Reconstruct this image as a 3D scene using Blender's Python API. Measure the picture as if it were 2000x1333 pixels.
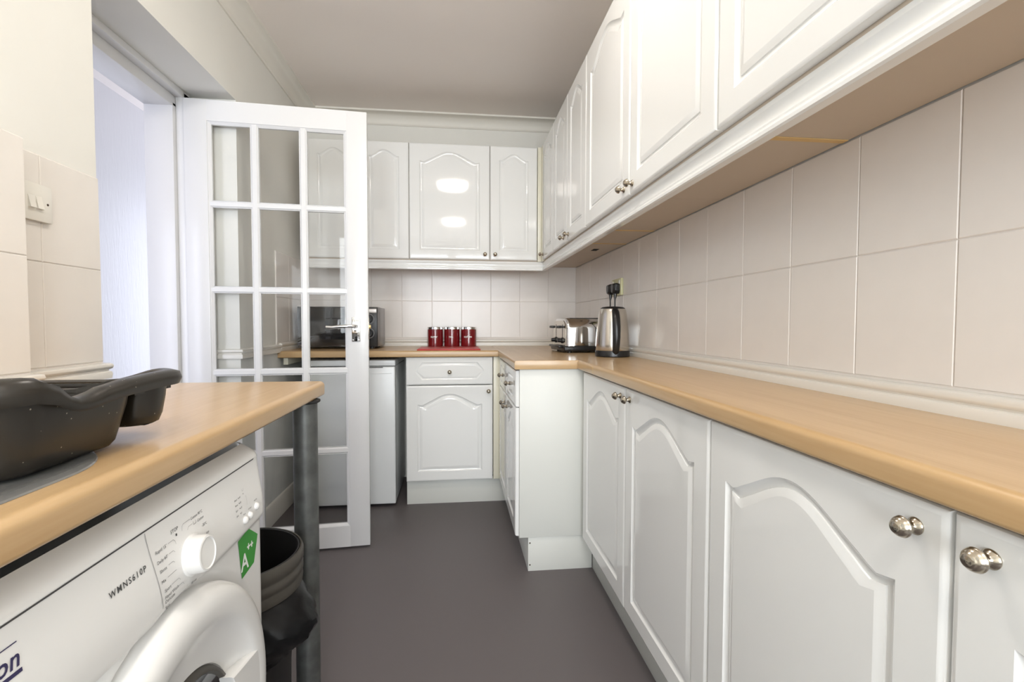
import bpy, bmesh, math, random
from mathutils import Vector, Matrix

random.seed(7)
for o in list(bpy.data.objects):
    bpy.data.objects.remove(o, do_unlink=True)
scene = bpy.context.scene
COL = scene.collection
PI = math.pi

# ------------------------------------------------------------------ camera
YREAR = -2.40
FPX = 955.0
YAW, PITCH, ROLL, CAM_H = 0.1138, 0.0359, -0.00166, 1.06
cyw, syw, cp, sp = math.cos(YAW), math.sin(YAW), math.cos(PITCH), math.sin(PITCH)
fwd = Vector((syw * cp, cyw * cp, -sp))
rgt = Vector((cyw, -syw, 0))
dwn = fwd.cross(rgt)
cr, sr = math.cos(ROLL), math.sin(ROLL)
r2 = cr * rgt + sr * dwn
d2 = -sr * rgt + cr * dwn
cam = bpy.data.cameras.new('camera')
cam.sensor_width = 36.0
cam.lens = FPX * 36.0 / 2000.0
cam.clip_start = 0.02
cam_o = bpy.data.objects.new('camera', cam)
COL.objects.link(cam_o)
cam_o.matrix_world = Matrix(((r2.x, -d2.x, -fwd.x, 0), (r2.y, -d2.y, -fwd.y, 0),
                             (r2.z, -d2.z, -fwd.z, CAM_H), (0, 0, 0, 1)))
scene.camera = cam_o

# ------------------------------------------------------------------ light
scene.view_settings.view_transform = 'Standard'
scene.view_settings.look = 'None'
scene.view_settings.gamma = 1.0
scene.view_settings.use_curve_mapping = False
scene.view_settings.exposure = 0.14
LAMP_STRENGTH = 34.0          # the two ceiling domes
LAMP_COL = (1.0, 0.94, 0.86)
SIDE_W = 3.0               # daylight from an unseen window over the sink, added to match brightness
HALL_W = 15.0                 # brightens the hall from an added, unseen window at its near end
HALL_FAR_W = 17.0                # brightens the hall from an added, unseen glazed door at its far end
REAR_W = 126.0                 # soft fill added behind the camera, set in unseen glazed doors

world = bpy.data.worlds.new('world')
scene.world = world
world.use_nodes = True
bg = world.node_tree.nodes['Background']
bg.inputs[0].default_value = (0.75, 0.85, 1.0, 1)
bg.inputs[1].default_value = 0.05


def area(name, loc, rot, sx, sy, w, col):
    l = bpy.data.lights.new(name, 'AREA')
    l.shape = 'RECTANGLE'
    l.size, l.size_y = sx, sy
    l.energy = w
    l.color = col
    o = bpy.data.objects.new(name, l)
    COL.objects.link(o)
    o.location = loc
    o.rotation_euler = rot
    return o


area('added_daylight_side', (-1.22, -0.465, 1.58), (0, math.radians(-90), 0), 1.0, 1.15, SIDE_W, (0.80, 0.90, 1.0))  # added side daylight, source out of view
area('added_daylight_hall_near', (-1.68, 0.62, 1.15), (math.radians(90), 0, 0), 0.6, 1.8, HALL_W, (0.80, 0.83, 1.0))  # added light for the hall, near end, out of view
area('added_daylight_hall_far', (-1.68, 4.38, 1.10), (math.radians(-90), 0, 0), 0.6, 1.8, HALL_FAR_W, (0.80, 0.84, 1.0))  # added light for the hall, far end, out of view
area('added_fill_rear', (-0.07, YREAR - 0.16, 1.46), (math.radians(90), 0, 0), 1.62, 1.66, REAR_W, (0.90, 0.95, 1.0))  # added fill for surfaces facing the camera, out of view

# ------------------------------------------------------------------ materials
MATS = {}


def nodes_of(m):
    return m.node_tree.nodes, m.node_tree.links


def mat(name, col, rough=0.5, metal=0.0, spec=0.5, coat=0.0, var=0.0, vscale=6.0, bump=0.0, bscale=200.0, bdist=0.001):
    m = bpy.data.materials.new(name)
    m.use_nodes = True
    n, l = nodes_of(m)
    b = n['Principled BSDF']
    b.inputs['Base Color'].default_value = (*col, 1)
    b.inputs['Roughness'].default_value = rough
    b.inputs['Metallic'].default_value = metal
    b.inputs['Specular IOR Level'].default_value = spec
    b.inputs['Coat Weight'].default_value = coat
    b.inputs['Coat Roughness'].default_value = 0.05
    tc = n.new('ShaderNodeTexCoord')
    if var > 0:
        t = n.new('ShaderNodeTexNoise')
        t.inputs['Scale'].default_value = vscale
        t.inputs['Detail'].default_value = 4
        l.new(tc.outputs['Object'], t.inputs['Vector'])
        r = n.new('ShaderNodeMapRange')
        r.inputs[1].default_value, r.inputs[2].default_value = 0.3, 0.7
        r.inputs[3].default_value, r.inputs[4].default_value = 1 - var, 1 + var
        l.new(t.outputs['Fac'], r.inputs[0])
        mx = n.new('ShaderNodeMixRGB')
        mx.blend_type = 'MULTIPLY'
        mx.inputs[0].default_value = 1
        mx.inputs[1].default_value = (*col, 1)
        l.new(r.outputs[0], mx.inputs[2])
        l.new(mx.outputs[0], b.inputs['Base Color'])
    if bump > 0:
        t2 = n.new('ShaderNodeTexNoise')
        t2.inputs['Scale'].default_value = bscale
        t2.inputs['Detail'].default_value = 3
        l.new(tc.outputs['Object'], t2.inputs['Vector'])
        bp = n.new('ShaderNodeBump')
        bp.inputs['Strength'].default_value = bump
        bp.inputs['Distance'].default_value = bdist
        l.new(t2.outputs['Fac'], bp.inputs['Height'])
        l.new(bp.outputs[0], b.inputs['Normal'])
    MATS[name] = m
    return m


def wood(name, c1, c2, axis):
    """beech-effect laminate, grain running along the axis (0 = X, 1 = Y)"""
    m = bpy.data.materials.new(name)
    m.use_nodes = True
    n, l = nodes_of(m)
    b = n['Principled BSDF']
    b.inputs['Roughness'].default_value = 0.34
    b.inputs['Coat Weight'].default_value = 0.35
    b.inputs['Coat Roughness'].default_value = 0.16
    tc = n.new('ShaderNodeTexCoord')
    mp = n.new('ShaderNodeMapping')
    s = [26.0, 26.0, 26.0]
    s[axis] = 1.6
    mp.inputs['Scale'].default_value = s
    l.new(tc.outputs['Object'], mp.inputs['Vector'])
    t = n.new('ShaderNodeTexNoise')
    t.inputs['Scale'].default_value = 1.0
    t.inputs['Detail'].default_value = 5
    t.inputs['Distortion'].default_value = 0.6
    l.new(mp.outputs[0], t.inputs['Vector'])
    mp2 = n.new('ShaderNodeMapping')
    s2 = [170.0, 170.0, 170.0]
    s2[axis] = 9.0
    mp2.inputs['Scale'].default_value = s2
    l.new(tc.outputs['Object'], mp2.inputs['Vector'])
    t2 = n.new('ShaderNodeTexNoise')
    t2.inputs['Scale'].default_value = 1.0
    t2.inputs['Detail'].default_value = 2
    l.new(mp2.outputs[0], t2.inputs['Vector'])
    mx = n.new('ShaderNodeMixRGB')
    mx.inputs[0].default_value = 0.3
    l.new(t.outputs['Fac'], mx.inputs[1])
    l.new(t2.outputs['Fac'], mx.inputs[2])
    cr_ = n.new('ShaderNodeValToRGB')
    cr_.color_ramp.elements[0].position = 0.34
    cr_.color_ramp.elements[0].color = (*c2, 1)
    cr_.color_ramp.elements[1].position = 0.66
    cr_.color_ramp.elements[1].color = (*c1, 1)
    l.new(mx.outputs[0], cr_.inputs[0])
    l.new(cr_.outputs[0], b.inputs['Base Color'])
    MATS[name] = m


mat("gloss_white", (0.87, 0.87, 0.85), 0.05, coat=0.0)
mat('carcass_white', (0.73, 0.735, 0.69), 0.4)
mat('cream_post', (0.83, 0.80, 0.66), 0.3)
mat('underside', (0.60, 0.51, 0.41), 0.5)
mat('edge_strip', (0.72, 0.50, 0.22), 0.6)
mat('wall_paint', (0.80, 0.79, 0.74), 0.6, var=0.02, vscale=3, bump=0.05, bscale=60)
mat('wall_grey', (0.74, 0.745, 0.72), 0.7, var=0.06, vscale=9, bump=0.3, bscale=45)
mat('ceiling_paint', (0.93, 0.87, 0.82), 0.7, var=0.01, vscale=2)
mat('coving_paint', (0.80, 0.775, 0.71), 0.55)
mat('trim_gloss', (0.84, 0.81, 0.75), 0.22)
mat('door_gloss', (0.76, 0.76, 0.76), 0.22)
mat('tile_glaze', (0.86, 0.82, 0.78), 0.26, coat=0.0, var=0.012, vscale=14, bump=0.12, bscale=9, bdist=0.002)
mat('tile_cream', (0.83, 0.79, 0.74), 0.16, coat=0.2, var=0.012, vscale=14, bump=0.12, bscale=9, bdist=0.002)
mat('grout', (0.80, 0.75, 0.70), 0.7)
mat('vinyl', (0.128, 0.112, 0.112), 0.5, var=0.16, vscale=900, bump=0.15, bscale=900)
mat('nickel', (0.48, 0.43, 0.35), 0.2, metal=1.0)
mat('chrome', (0.85, 0.85, 0.85), 0.07, metal=1.0)
mat('steel', (0.66, 0.62, 0.56), 0.22, metal=1.0)
mat('galvanised', (0.13, 0.135, 0.13), 0.42, metal=0.55, var=0.25, vscale=25)
mat('black_plastic', (0.012, 0.012, 0.013), 0.32)
mat('black_gloss', (0.010, 0.010, 0.012), 0.06, coat=0.5)
mat('black_bag', (0.005, 0.005, 0.0055), 0.32, spec=0.2)
mat('bin_black', (0.010, 0.009, 0.009), 0.55)
mat('bin_rim', (0.060, 0.053, 0.043), 0.45)
mat('appliance_white', (0.82, 0.815, 0.80), 0.22)
mat('fridge_white', (0.80, 0.82, 0.82), 0.28)
mat('dial_white', (0.82, 0.815, 0.80), 0.25)
mat('seam', (0.06, 0.06, 0.06), 0.7)
mat('grey_print', (0.07, 0.07, 0.07), 0.6)
mat('light_print', (0.33, 0.33, 0.33), 0.6)
mat('navy_print', (0.03, 0.025, 0.09), 0.5)
mat('sticker_green', (0.035, 0.30, 0.03), 0.4)
mat('sticker_white', (0.85, 0.87, 0.84), 0.4)
mat('sticker_blue', (0.18, 0.45, 0.62), 0.4)
mat('red_can', (0.20, 0.006, 0.010), 0.14, coat=0.6)
mat('red_mat', (0.55, 0.035, 0.032), 0.4)
mat('white_plastic', (0.84, 0.82, 0.76), 0.25)
mat('socket_plastic', (0.72, 0.70, 0.42), 0.3)
mat('brass', (0.70, 0.48, 0.18), 0.25, metal=1.0)
mat('screw_dark', (0.10, 0.075, 0.05), 0.4, metal=0.6)
mat('sink_grey', (0.30, 0.30, 0.29), 0.25, metal=0.5)
mat('dark_void', (0.02, 0.02, 0.02), 0.9)
mat('mw_side', (0.23, 0.22, 0.22), 0.3, metal=0.5)
mat('mw_strip', (0.70, 0.66, 0.63), 0.3, metal=0.3)
wood('beech_y', (0.58, 0.395, 0.207), (0.50, 0.317, 0.147), 1)
wood('beech_x', (0.58, 0.395, 0.207), (0.50, 0.317, 0.147), 0)


def special_materials():
    # clear glass: see-through with a Fresnel reflection
    m = bpy.data.materials.new('clear_glass')
    m.use_nodes = True
    n, l = nodes_of(m)
    n.remove(n['Principled BSDF'])
    tr = n.new('ShaderNodeBsdfTransparent')
    tr.inputs[0].default_value = (0.996, 0.997, 0.995, 1)
    gl = n.new('ShaderNodeBsdfGlossy')
    gl.inputs['Roughness'].default_value = 0.02
    fr = n.new('ShaderNodeFresnel')
    fr.inputs[0].default_value = 1.28
    mx = n.new('ShaderNodeMixShader')
    l.new(fr.outputs[0], mx.inputs[0])
    l.new(tr.outputs[0], mx.inputs[1])
    l.new(gl.outputs[0], mx.inputs[2])
    l.new(mx.outputs[0], n['Material Output'].inputs[0])
    MATS['clear_glass'] = m
    # lit opal dome
    m = bpy.data.materials.new('lit_opal')
    m.use_nodes = True
    b = m.node_tree.nodes['Principled BSDF']
    b.inputs['Base Color'].default_value = (0.9, 0.9, 0.88, 1)
    b.inputs['Emission Color'].default_value = (*LAMP_COL, 1)
    b.inputs['Emission Strength'].default_value = LAMP_STRENGTH
    MATS['lit_opal'] = m
    # bowl plastic: dark brown grey with pale specks and droplets
    m = bpy.data.materials.new('bowl_plastic')
    m.use_nodes = True
    n, l = nodes_of(m)
    b = n['Principled BSDF']
    b.inputs['Roughness'].default_value = 0.34
    tc = n.new('ShaderNodeTexCoord')
    v = n.new('ShaderNodeTexVoronoi')
    v.inputs['Scale'].default_value = 105
    l.new(tc.outputs['Object'], v.inputs['Vector'])
    lt = n.new('ShaderNodeMath')
    lt.operation = 'LESS_THAN'
    lt.inputs[1].default_value = 0.085
    l.new(v.outputs['Distance'], lt.inputs[0])
    sc = n.new('ShaderNodeSeparateColor')
    l.new(v.outputs['Color'], sc.inputs[0])
    gt = n.new('ShaderNodeMath')
    gt.operation = 'GREATER_THAN'
    gt.inputs[1].default_value = 0.45
    l.new(sc.outputs[0], gt.inputs[0])
    mu = n.new('ShaderNodeMath')
    mu.operation = 'MULTIPLY'
    l.new(lt.outputs[0], mu.inputs[0])
    l.new(gt.outputs[0], mu.inputs[1])
    mu2 = n.new('ShaderNodeMath')
    mu2.operation = 'MULTIPLY'
    mu2.inputs[1].default_value = 0.6
    l.new(mu.outputs[0], mu2.inputs[0])
    mx = n.new('ShaderNodeMixRGB')
    mx.inputs[1].default_value = (0.018, 0.0145, 0.0105, 1)
    mx.inputs[2].default_value = (0.55, 0.50, 0.40, 1)
    l.new(mu2.outputs[0], mx.inputs[0])
    l.new(mx.outputs[0], b.inputs['Base Color'])
    MATS['bowl_plastic'] = m
    # embossed grain paper on the hall wall
    m = bpy.data.materials.new('grain_paper')
    m.use_nodes = True
    n, l = nodes_of(m)
    b = n['Principled BSDF']
    b.inputs['Base Color'].default_value = (0.82, 0.82, 0.84, 1)
    b.inputs['Roughness'].default_value = 0.5
    tc = n.new('ShaderNodeTexCoord')
    mp = n.new('ShaderNodeMapping')
    mp.inputs['Scale'].default_value = (60, 60, 7)
    l.new(tc.outputs['Object'], mp.inputs['Vector'])
    t = n.new('ShaderNodeTexNoise')
    t.inputs['Scale'].default_value = 1.0
    t.inputs['Detail'].default_value = 3
    t.inputs['Distortion'].default_value = 1.2
    l.new(mp.outputs[0], t.inputs['Vector'])
    bp = n.new('ShaderNodeBump')
    bp.inputs['Strength'].default_value = 0.5
    bp.inputs['Distance'].default_value = 0.003
    l.new(t.outputs['Fac'], bp.inputs['Height'])
    l.new(bp.outputs[0], b.inputs['Normal'])
    MATS['grain_paper'] = m


special_materials()


# ------------------------------------------------------------------ mesh helpers
class MB:
    def __init__(self):
        self.v, self.f = [], []

    def add(self, vs, fs):
        k = len(self.v)
        self.v += [tuple(p) for p in vs]
        self.f += [tuple(i + k for i in f) for f in fs]
        return self

    def box(self, a, b):
        x0, y0, z0 = a
        x1, y1, z1 = b
        return self.add([(x0, y0, z0), (x1, y0, z0), (x1, y1, z0), (x0, y1, z0), (x0, y0, z1), (x1, y0, z1), (x1, y1, z1), (x0, y1, z1)],
                        [(0, 3, 2, 1), (4, 5, 6, 7), (0, 1, 5, 4), (1, 2, 6, 5), (2, 3, 7, 6), (3, 0, 4, 7)])

    def rbox(self, a, b, r=0.004, seg=2, M=None):
        bm = bmesh.new()
        bmesh.ops.create_cube(bm, size=1.0)
        for v in bm.verts:
            for i in range(3):
                v.co[i] = (a[i] + b[i]) / 2 + v.co[i] * (b[i] - a[i])
        bmesh.ops.bevel(bm, geom=list(bm.edges), offset=r, segments=seg, profile=0.5, affect='EDGES')
        self.bm(bm, M)
        bm.free()
        return self

    def bm(self, bm, M=None):
        bm.verts.index_update()
        self.add([(M @ v.co if M else v.co) for v in bm.verts], [[v.index for v in f.verts] for f in bm.faces])

    def lathe(self, prof, M=None, seg=32, cap0=True, cap1=True, a0=0.0, a1=2 * PI):
        """prof: (r, h) about local Z, transformed by M"""
        full = abs(a1 - a0 - 2 * PI) < 1e-6
        ns = seg if full else seg + 1
        vs, fs = [], []
        for r, h in prof:
            for k in range(ns):
                a = a0 + (a1 - a0) * k / seg
                p = Vector((r * math.cos(a), r * math.sin(a), h))
                vs.append(M @ p if M else p)
        for i in range(len(prof) - 1):
            for k in range(seg):
                k2 = (k + 1) % ns
                fs.append((i * ns + k, i * ns + k2, (i + 1) * ns + k2, (i + 1) * ns + k))
        if full and cap0:
            fs.append(tuple(reversed(range(ns))))
        if full and cap1:
            fs.append(tuple((len(prof) - 1) * ns + k for k in range(ns)))
        return self.add(vs, fs)

    def loft(self, loops, closed=True, cap0=False, cap1=False):
        n = len(loops[0])
        vs = [p for lp in loops for p in lp]
        fs = []
        for i in range(len(loops) - 1):
            for k in range(n if closed else n - 1):
                k2 = (k + 1) % n
                fs.append((i * n + k, i * n + k2, (i + 1) * n + k2, (i + 1) * n + k))
        if cap0:
            fs.append(tuple(reversed(range(n))))
        if cap1:
            fs.append(tuple((len(loops) - 1) * n + k for k in range(n)))
        return self.add(vs, fs)

    def tube(self, pts, r, seg=10):
        loops = []
        pts = [Vector(p) for p in pts]
        for i, p in enumerate(pts):
            d = (pts[min(i + 1, len(pts) - 1)] - pts[max(i - 1, 0)]).normalized()
            up = Vector((0, 0, 1)) if abs(d.z) < 0.9 else Vector((1, 0, 0))
            a = d.cross(up).normalized()
            b = d.cross(a).normalized()
            rr = r[i] if isinstance(r, (list, tuple)) else r
            loops.append([p + rr * (math.cos(2 * PI * k / seg) * a + math.sin(2 * PI * k / seg) * b) for k in range(seg)])
        return self.loft(loops, True, True, True)

    def mesh(self, name, smooth=None, weld=False):
        me = bpy.data.meshes.new(name)
        me.from_pydata(self.v, [], self.f)
        bm = bmesh.new()
        bm.from_mesh(me)
        if weld:
            bmesh.ops.remove_doubles(bm, verts=bm.verts, dist=1e-6)
        bmesh.ops.recalc_face_normals(bm, faces=bm.faces)
        bm.to_mesh(me)
        bm.free()
        if smooth is not None:
            me.polygons.foreach_set('use_smooth', [True] * len(me.polygons))
            me.set_sharp_from_angle(angle=math.radians(smooth))
        return me


def obj(name, mb, m, parent=None, smooth=35, M=None):
    me = mb.mesh(name, smooth) if isinstance(mb, MB) else mb
    if m is not None and not me.materials:
        me.materials.append(MATS[m])
    o = bpy.data.objects.new(name, me)
    COL.objects.link(o)
    if parent is not None:
        o.parent = parent
    if M is not None:
        o.matrix_local = M
    return o


def wobj(name, mb, m, parent, smooth=35):
    """mesh in world coordinates parented to an (un-nested) parent"""
    o = obj(name, mb, m, None, smooth)
    o.parent = parent
    o.matrix_parent_inverse = pworld(parent).inverted()
    return o


def pworld(o):
    m = Matrix.LocRotScale(o.location, o.rotation_euler, o.scale)
    if o.parent is not None:
        m = pworld(o.parent) @ o.matrix_parent_inverse @ m
    return m


def tag(o, label, cat, group=None):
    o['label'] = label
    o['category'] = cat
    if group:
        o['group'] = group
    return o


def thing(name, loc, label, cat, rz=0.0, group=None):
    o = bpy.data.objects.new(name, None)
    o.empty_display_size = 0.05
    COL.objects.link(o)
    o.location = loc
    o.rotation_euler = (0, 0, rz)
    return tag(o, label, cat, group)


def struct(name, mb=None, m=None, smooth=35, loc=(0, 0, 0), rz=0.0):
    if mb is None:
        o = bpy.data.objects.new(name, None)
        o.empty_display_size = 0.05
        COL.objects.link(o)
        o.location = loc
        o.rotation_euler = (0, 0, rz)
    else:
        o = obj(name, mb, m, None, smooth)
    o['kind'] = 'structure'
    return o


def text_mesh(s, size, align='LEFT', shear=0.0, bold=0.0, extrude=0.0, spacing=1.0):
    cu = bpy.data.curves.new('lettering', 'FONT')
    cu.body = s
    cu.size = size
    cu.align_x = align
    cu.shear = shear
    cu.offset = bold
    cu.extrude = extrude
    cu.resolution_u = 3
    cu.space_character = spacing
    t = bpy.data.objects.new('lettering', cu)
    COL.objects.link(t)
    dg = bpy.context.evaluated_depsgraph_get()
    dg.update()
    me = bpy.data.meshes.new_from_object(t.evaluated_get(dg))
    bpy.data.objects.remove(t, do_unlink=True)
    bpy.data.curves.remove(cu)
    me.materials.clear()
    return me


# ------------------------------------------------------------------ room dimensions
XR, XL, YB, ZC = 0.845, -0.975, 3.40, 2.46
XS, YS = -0.918, 1.165            # stepped-out stretch of the left wall, and where it ends
YA0, YA1, ZA = 1.470, 2.345, 2.055   # door alcove: near corner, far corner, soffit
XO = -1.30                         # hall side of the left wall
YR = YREAR                         # wall behind the camera
ZT = 0.905                         # worktop surface
ZU = 0.868                         # worktop underside


def build_shell():
    b = MB().box((-2.15, YR - 0.1, -0.08), (XR + 0.1, 5.1, 0.0))
    struct('floor', b, 'vinyl')
    b = MB().box((-2.15, YR - 0.1, ZC), (XR + 0.1, 5.1, ZC + 0.08))
    struct('ceiling', b, 'ceiling_paint')
    wr = struct('wall_right', MB().box((XR, YR - 0.1, 0), (XR + 0.1, YB + 0.1, ZC)), 'wall_paint')
    wb = struct('wall_back', MB().box((XO, YB, 0), (XR + 0.1, YB + 0.1, ZC)), 'wall_paint')
    wy0, wy1, wz0, wz1 = -1.05, 0.12, 1.08, 2.08
    b = MB()
    b.box((XO, YR - 0.1, 0), (XL, wy0, ZC))
    b.box((XO, wy1, 0), (XL, YA0, ZC))
    b.box((XO, wy0, 0), (XL, wy1, wz0))
    b.box((XO, wy0, wz1), (XL, wy1, ZC))
    # tiled boxing-in that stands forward of the wall up to the top of the tiles
    b.box((XL, YR - 0.1, 0), (XS, wy0, 1.4535))
    b.box((XL, wy1, 0), (XS, YS, 1.4535))
    b.box((XL, wy0, 0), (XS, wy1, wz0))
    b.box((XO, YA1, 0), (XL, YB, ZC))
    b.box((XO, YA0, ZA), (XL, YA1, ZC))
    wl = struct('wall_left', b, 'wall_paint')
    # plainer, greyer textured lower part of the left wall beyond the door
    o = wobj('wall_paper', MB().box((XL - 0.001, YA1 + 0.0005, 0.0), (XL + 0.0015, YB, 0.90)), 'wall_grey', wl)
    gx0, gx1, gz = -0.90, 0.76, 2.32
    struct('wall_rear', MB().box((XL, YR - 0.1, 0), (gx0, YR, ZC)).box((gx1, YR - 0.1, 0), (XR + 0.1, YR, ZC)).box((gx0, YR - 0.1, gz), (gx1, YR, ZC)), 'wall_paint')
    gd = struct('added_door_2', loc=(gx0, YR, 0))  # unseen glazed doors, added to hold the rear fill
    gm = (gx0 + gx1) / 2
    for ga, gb in ((gx0, gm), (gm, gx1)):
        b = MB().box((ga + 0.002, YR - 0.07, 0.01), (ga + 0.07, YR - 0.03, gz)).box((gb - 0.07, YR - 0.07, 0.01), (gb - 0.002, YR - 0.03, gz))
        b.box((ga + 0.07, YR - 0.07, 0.01), (gb - 0.07, YR - 0.03, 0.62)).box((ga + 0.07, YR - 0.07, gz - 0.08), (gb - 0.07, YR - 0.03, gz))
        wobj('leaf_frame', b, 'door_gloss', gd)
        wobj('pane', MB().box((ga + 0.07, YR - 0.052, 0.62), (gb - 0.07, YR - 0.048, gz - 0.08)), 'clear_glass', gd)
    w = struct('added_window_1', loc=(XL - 0.1, wy0, wz0))  # unseen window, added for the side daylight
    b = MB()
    xw0, xw1 = XL - 0.12, XL - 0.07
    for y in (wy0, (wy0 + wy1) / 2 - 0.025, wy1 - 0.05):
        b.box((xw0, y, wz0), (xw1, y + 0.05, wz1))
    b.box((xw0, wy0, wz0), (xw1, wy1, wz0 + 0.05))
    b.box((xw0, wy0, wz1 - 0.05), (xw1, wy1, wz1))
    wobj('window_frame', b, 'door_gloss', w)
    ym = (wy0 + wy1) / 2
    for ya, yb in ((wy0 + 0.05, ym - 0.025), (ym + 0.025, wy1 - 0.05)):
        wobj('pane', MB().box((xw0 + 0.023, ya, wz0 + 0.05), (xw0 + 0.027, yb, wz1 - 0.05)), 'clear_glass', w)
    # the hall beyond the open door
    struct('wall_hall', MB().box((-2.15, YR - 0.1, 0), (-2.05, 5.1, ZC)), 'grain_paper')
    b = MB().box((-2.05, 4.42, 0), (-1.98, 4.52, ZC)).box((-1.38, 4.42, 0), (XO, 4.52, ZC)).box((-1.98, 4.42, 2.02), (-1.38, 4.52, ZC))
    struct('wall_hall_end', b, 'wall_paint')
    fd = struct('added_door_3', loc=(-1.68, 4.45, 0))  # unseen glazed door, added for the far hall light
    b = MB().box((-1.98, 4.45, 0.01), (-1.93, 4.49, 2.02)).box((-1.43, 4.45, 0.01), (-1.38, 4.49, 2.02)).box((-1.93, 4.45, 0.01), (-1.43, 4.49, 0.14)).box((-1.93, 4.45, 1.95), (-1.43, 4.49, 2.02))
    wobj('leaf_frame', b, 'door_gloss', fd)
    wobj('pane', MB().box((-1.93, 4.468, 0.14), (-1.43, 4.472, 1.95)), 'clear_glass', fd)
    struct('wall_hall_side', MB().box((XO, YB + 0.1, 0), (XO + 0.1, 5.0, ZC)), 'wall_paint')
    b = MB().box((-2.05, 0.50, 0), (-1.98, 0.60, ZC)).box((-1.38, 0.50, 0), (XO, 0.60, ZC)).box((-1.98, 0.50, 2.05), (-1.38, 0.60, ZC)).box((-1.98, 0.50, 0), (-1.38, 0.60, 0.25))
    struct('wall_hall_front', b, 'wall_paint')
    w = struct('added_window_2', loc=(-1.68, 0.55, 0.25))  # unseen window, added for the near hall light
    b = MB().box((-1.98, 0.53, 0.25), (-1.93, 0.57, 2.05)).box((-1.43, 0.53, 0.25), (-1.38, 0.57, 2.05)).box((-1.98, 0.53, 0.25), (-1.38, 0.57, 0.31)).box((-1.98, 0.53, 1.99), (-1.38, 0.57, 2.05))
    wobj('window_frame', b, 'door_gloss', w)
    wobj('pane', MB().box((-1.93, 0.548, 0.31), (-1.43, 0.552, 1.99)), 'clear_glass', w)
    struct('trim_hall_panel', MB().rbox((-2.05, 3.62, 0), (-2.028, 3.70, 2.1), 0.006).rbox((-2.05, 3.70, 0), (-2.036, 3.76, 2.1), 0.004), 'door_gloss')

    # ---- tiles, one by one
    def tile_mesh(w, h, t=0.006, e=0.0016):
        g = 0.0008
        a = [(g, 0, g), (w - g, 0, g), (w - g, 0, h - g), (g, 0, h - g)]
        c = [(g, -t + 0.0015, g), (w - g, -t + 0.0015, g), (w - g, -t + 0.0015, h - g), (g, -t + 0.0015, h - g)]
        d = [(g + e, -t, g + e), (w - g - e, -t, g + e), (w - g - e, -t, h - g - e), (g + e, -t, h - g - e)]
        mb = MB()
        mb.add(a + c + d, [(0, 1, 5, 4), (1, 2, 6, 5), (2, 3, 7, 6), (3, 0, 4, 7), (4, 5, 9, 8), (5, 6, 10, 9), (6, 7, 11, 10), (7, 4, 8, 11), (8, 9, 10, 11)])
        return mb.mesh('tile', 20)
    cache = {}

    def tile(parent, w, h, loc, rz, m):
        k = (round(w, 4), round(h, 4), m)
        if k not in cache:
            cache[k] = tile_mesh(w, h)
        jit = random.uniform(-0.0012, 0.0012)
        o = obj('tile', cache[k], m, parent)
        o.location = loc
        o.rotation_euler = (jit, 0, rz + random.uniform(-0.0015, 0.0015))
    rows = ((0.953, 0.25), (1.203, 0.25))
    # right wall, counted from the joint at y = 0.738
    pitch = 0.2071
    edges = [0.738 + pitch * k for k in range(-7, 13)] + [YB - 0.007]
    for a, c in zip(edges[:-1], edges[1:]):
        for z, h in rows:
            tile(wr, c - a, h, (XR, c, z), -PI / 2, 'tile_glaze')
    wobj('grout_bed', MB().box((XR - 0.0035, edges[0], 0.90), (XR + 0.001, YB, 1.4535)), 'grout', wr)
    bx = [0.845 - 0.2017 * k for k in range(0, 10)]
    bx[-1] = XL + 0.007
    for c, a in zip(bx[:-1], bx[1:]):
        for z, h in ((0.962, 0.25), (1.212, 0.25)):
            tile(wb, c - a, h, (a, YB, z), 0.0, 'tile_glaze')
    wobj('grout_bed', MB().box((XL, YB - 0.0035, 0.90), (XR, YB + 0.001, 1.4625)), 'grout', wb)
    # left wall beyond the door
    ly = [2.79, 2.99, 3.19, YB - 0.007]
    for a, c in zip(ly[:-1], ly[1:]):
        for z, h in rows:
            tile(wl, c - a, h, (XL, a, z), PI / 2, 'tile_glaze')
    wobj('grout_bed', MB().box((XL - 0.001, ly[0], 0.90), (XL + 0.0035, YB, 1.4535)), 'grout', wl)
    # left wall this side of the door
    for a, c in ((YS, 1.278), (1.278, YA0)):
        for z, h in rows:
            tile(wl, c - a, h, (XL, a, z), PI / 2, 'tile_cream')
    wobj('grout_bed', MB().box((XL - 0.001, YS, 0.90), (XL + 0.0035, YA0, 1.4535)), 'grout', wl)
    ny = [YS, 0.975, 0.775, 0.575, 0.375]
    for c, a in zip(ny[:-1], ny[1:]):
        for z, h in rows:
            tile(wl, c - a, h, (XS, a, z), PI / 2, 'tile_cream')
    wobj('grout_bed', MB().box((XS - 0.001, ny[-1], 0.90), (XS + 0.0035, YS, 1.4535)), 'grout', wl)

    # ---- worktop upstand / dado moulding (profile: distance from wall, z)
    prof = [(0, 0.0), (0.016, 0.0), (0.0175, 0.012), (0.016, 0.019), (0.011, 0.022), (0.0115, 0.025), (0.017, 0.028), (0.0195, 0.034), (0.018, 0.040), (0.012, 0.0435), (0, 0.044)]

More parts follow.
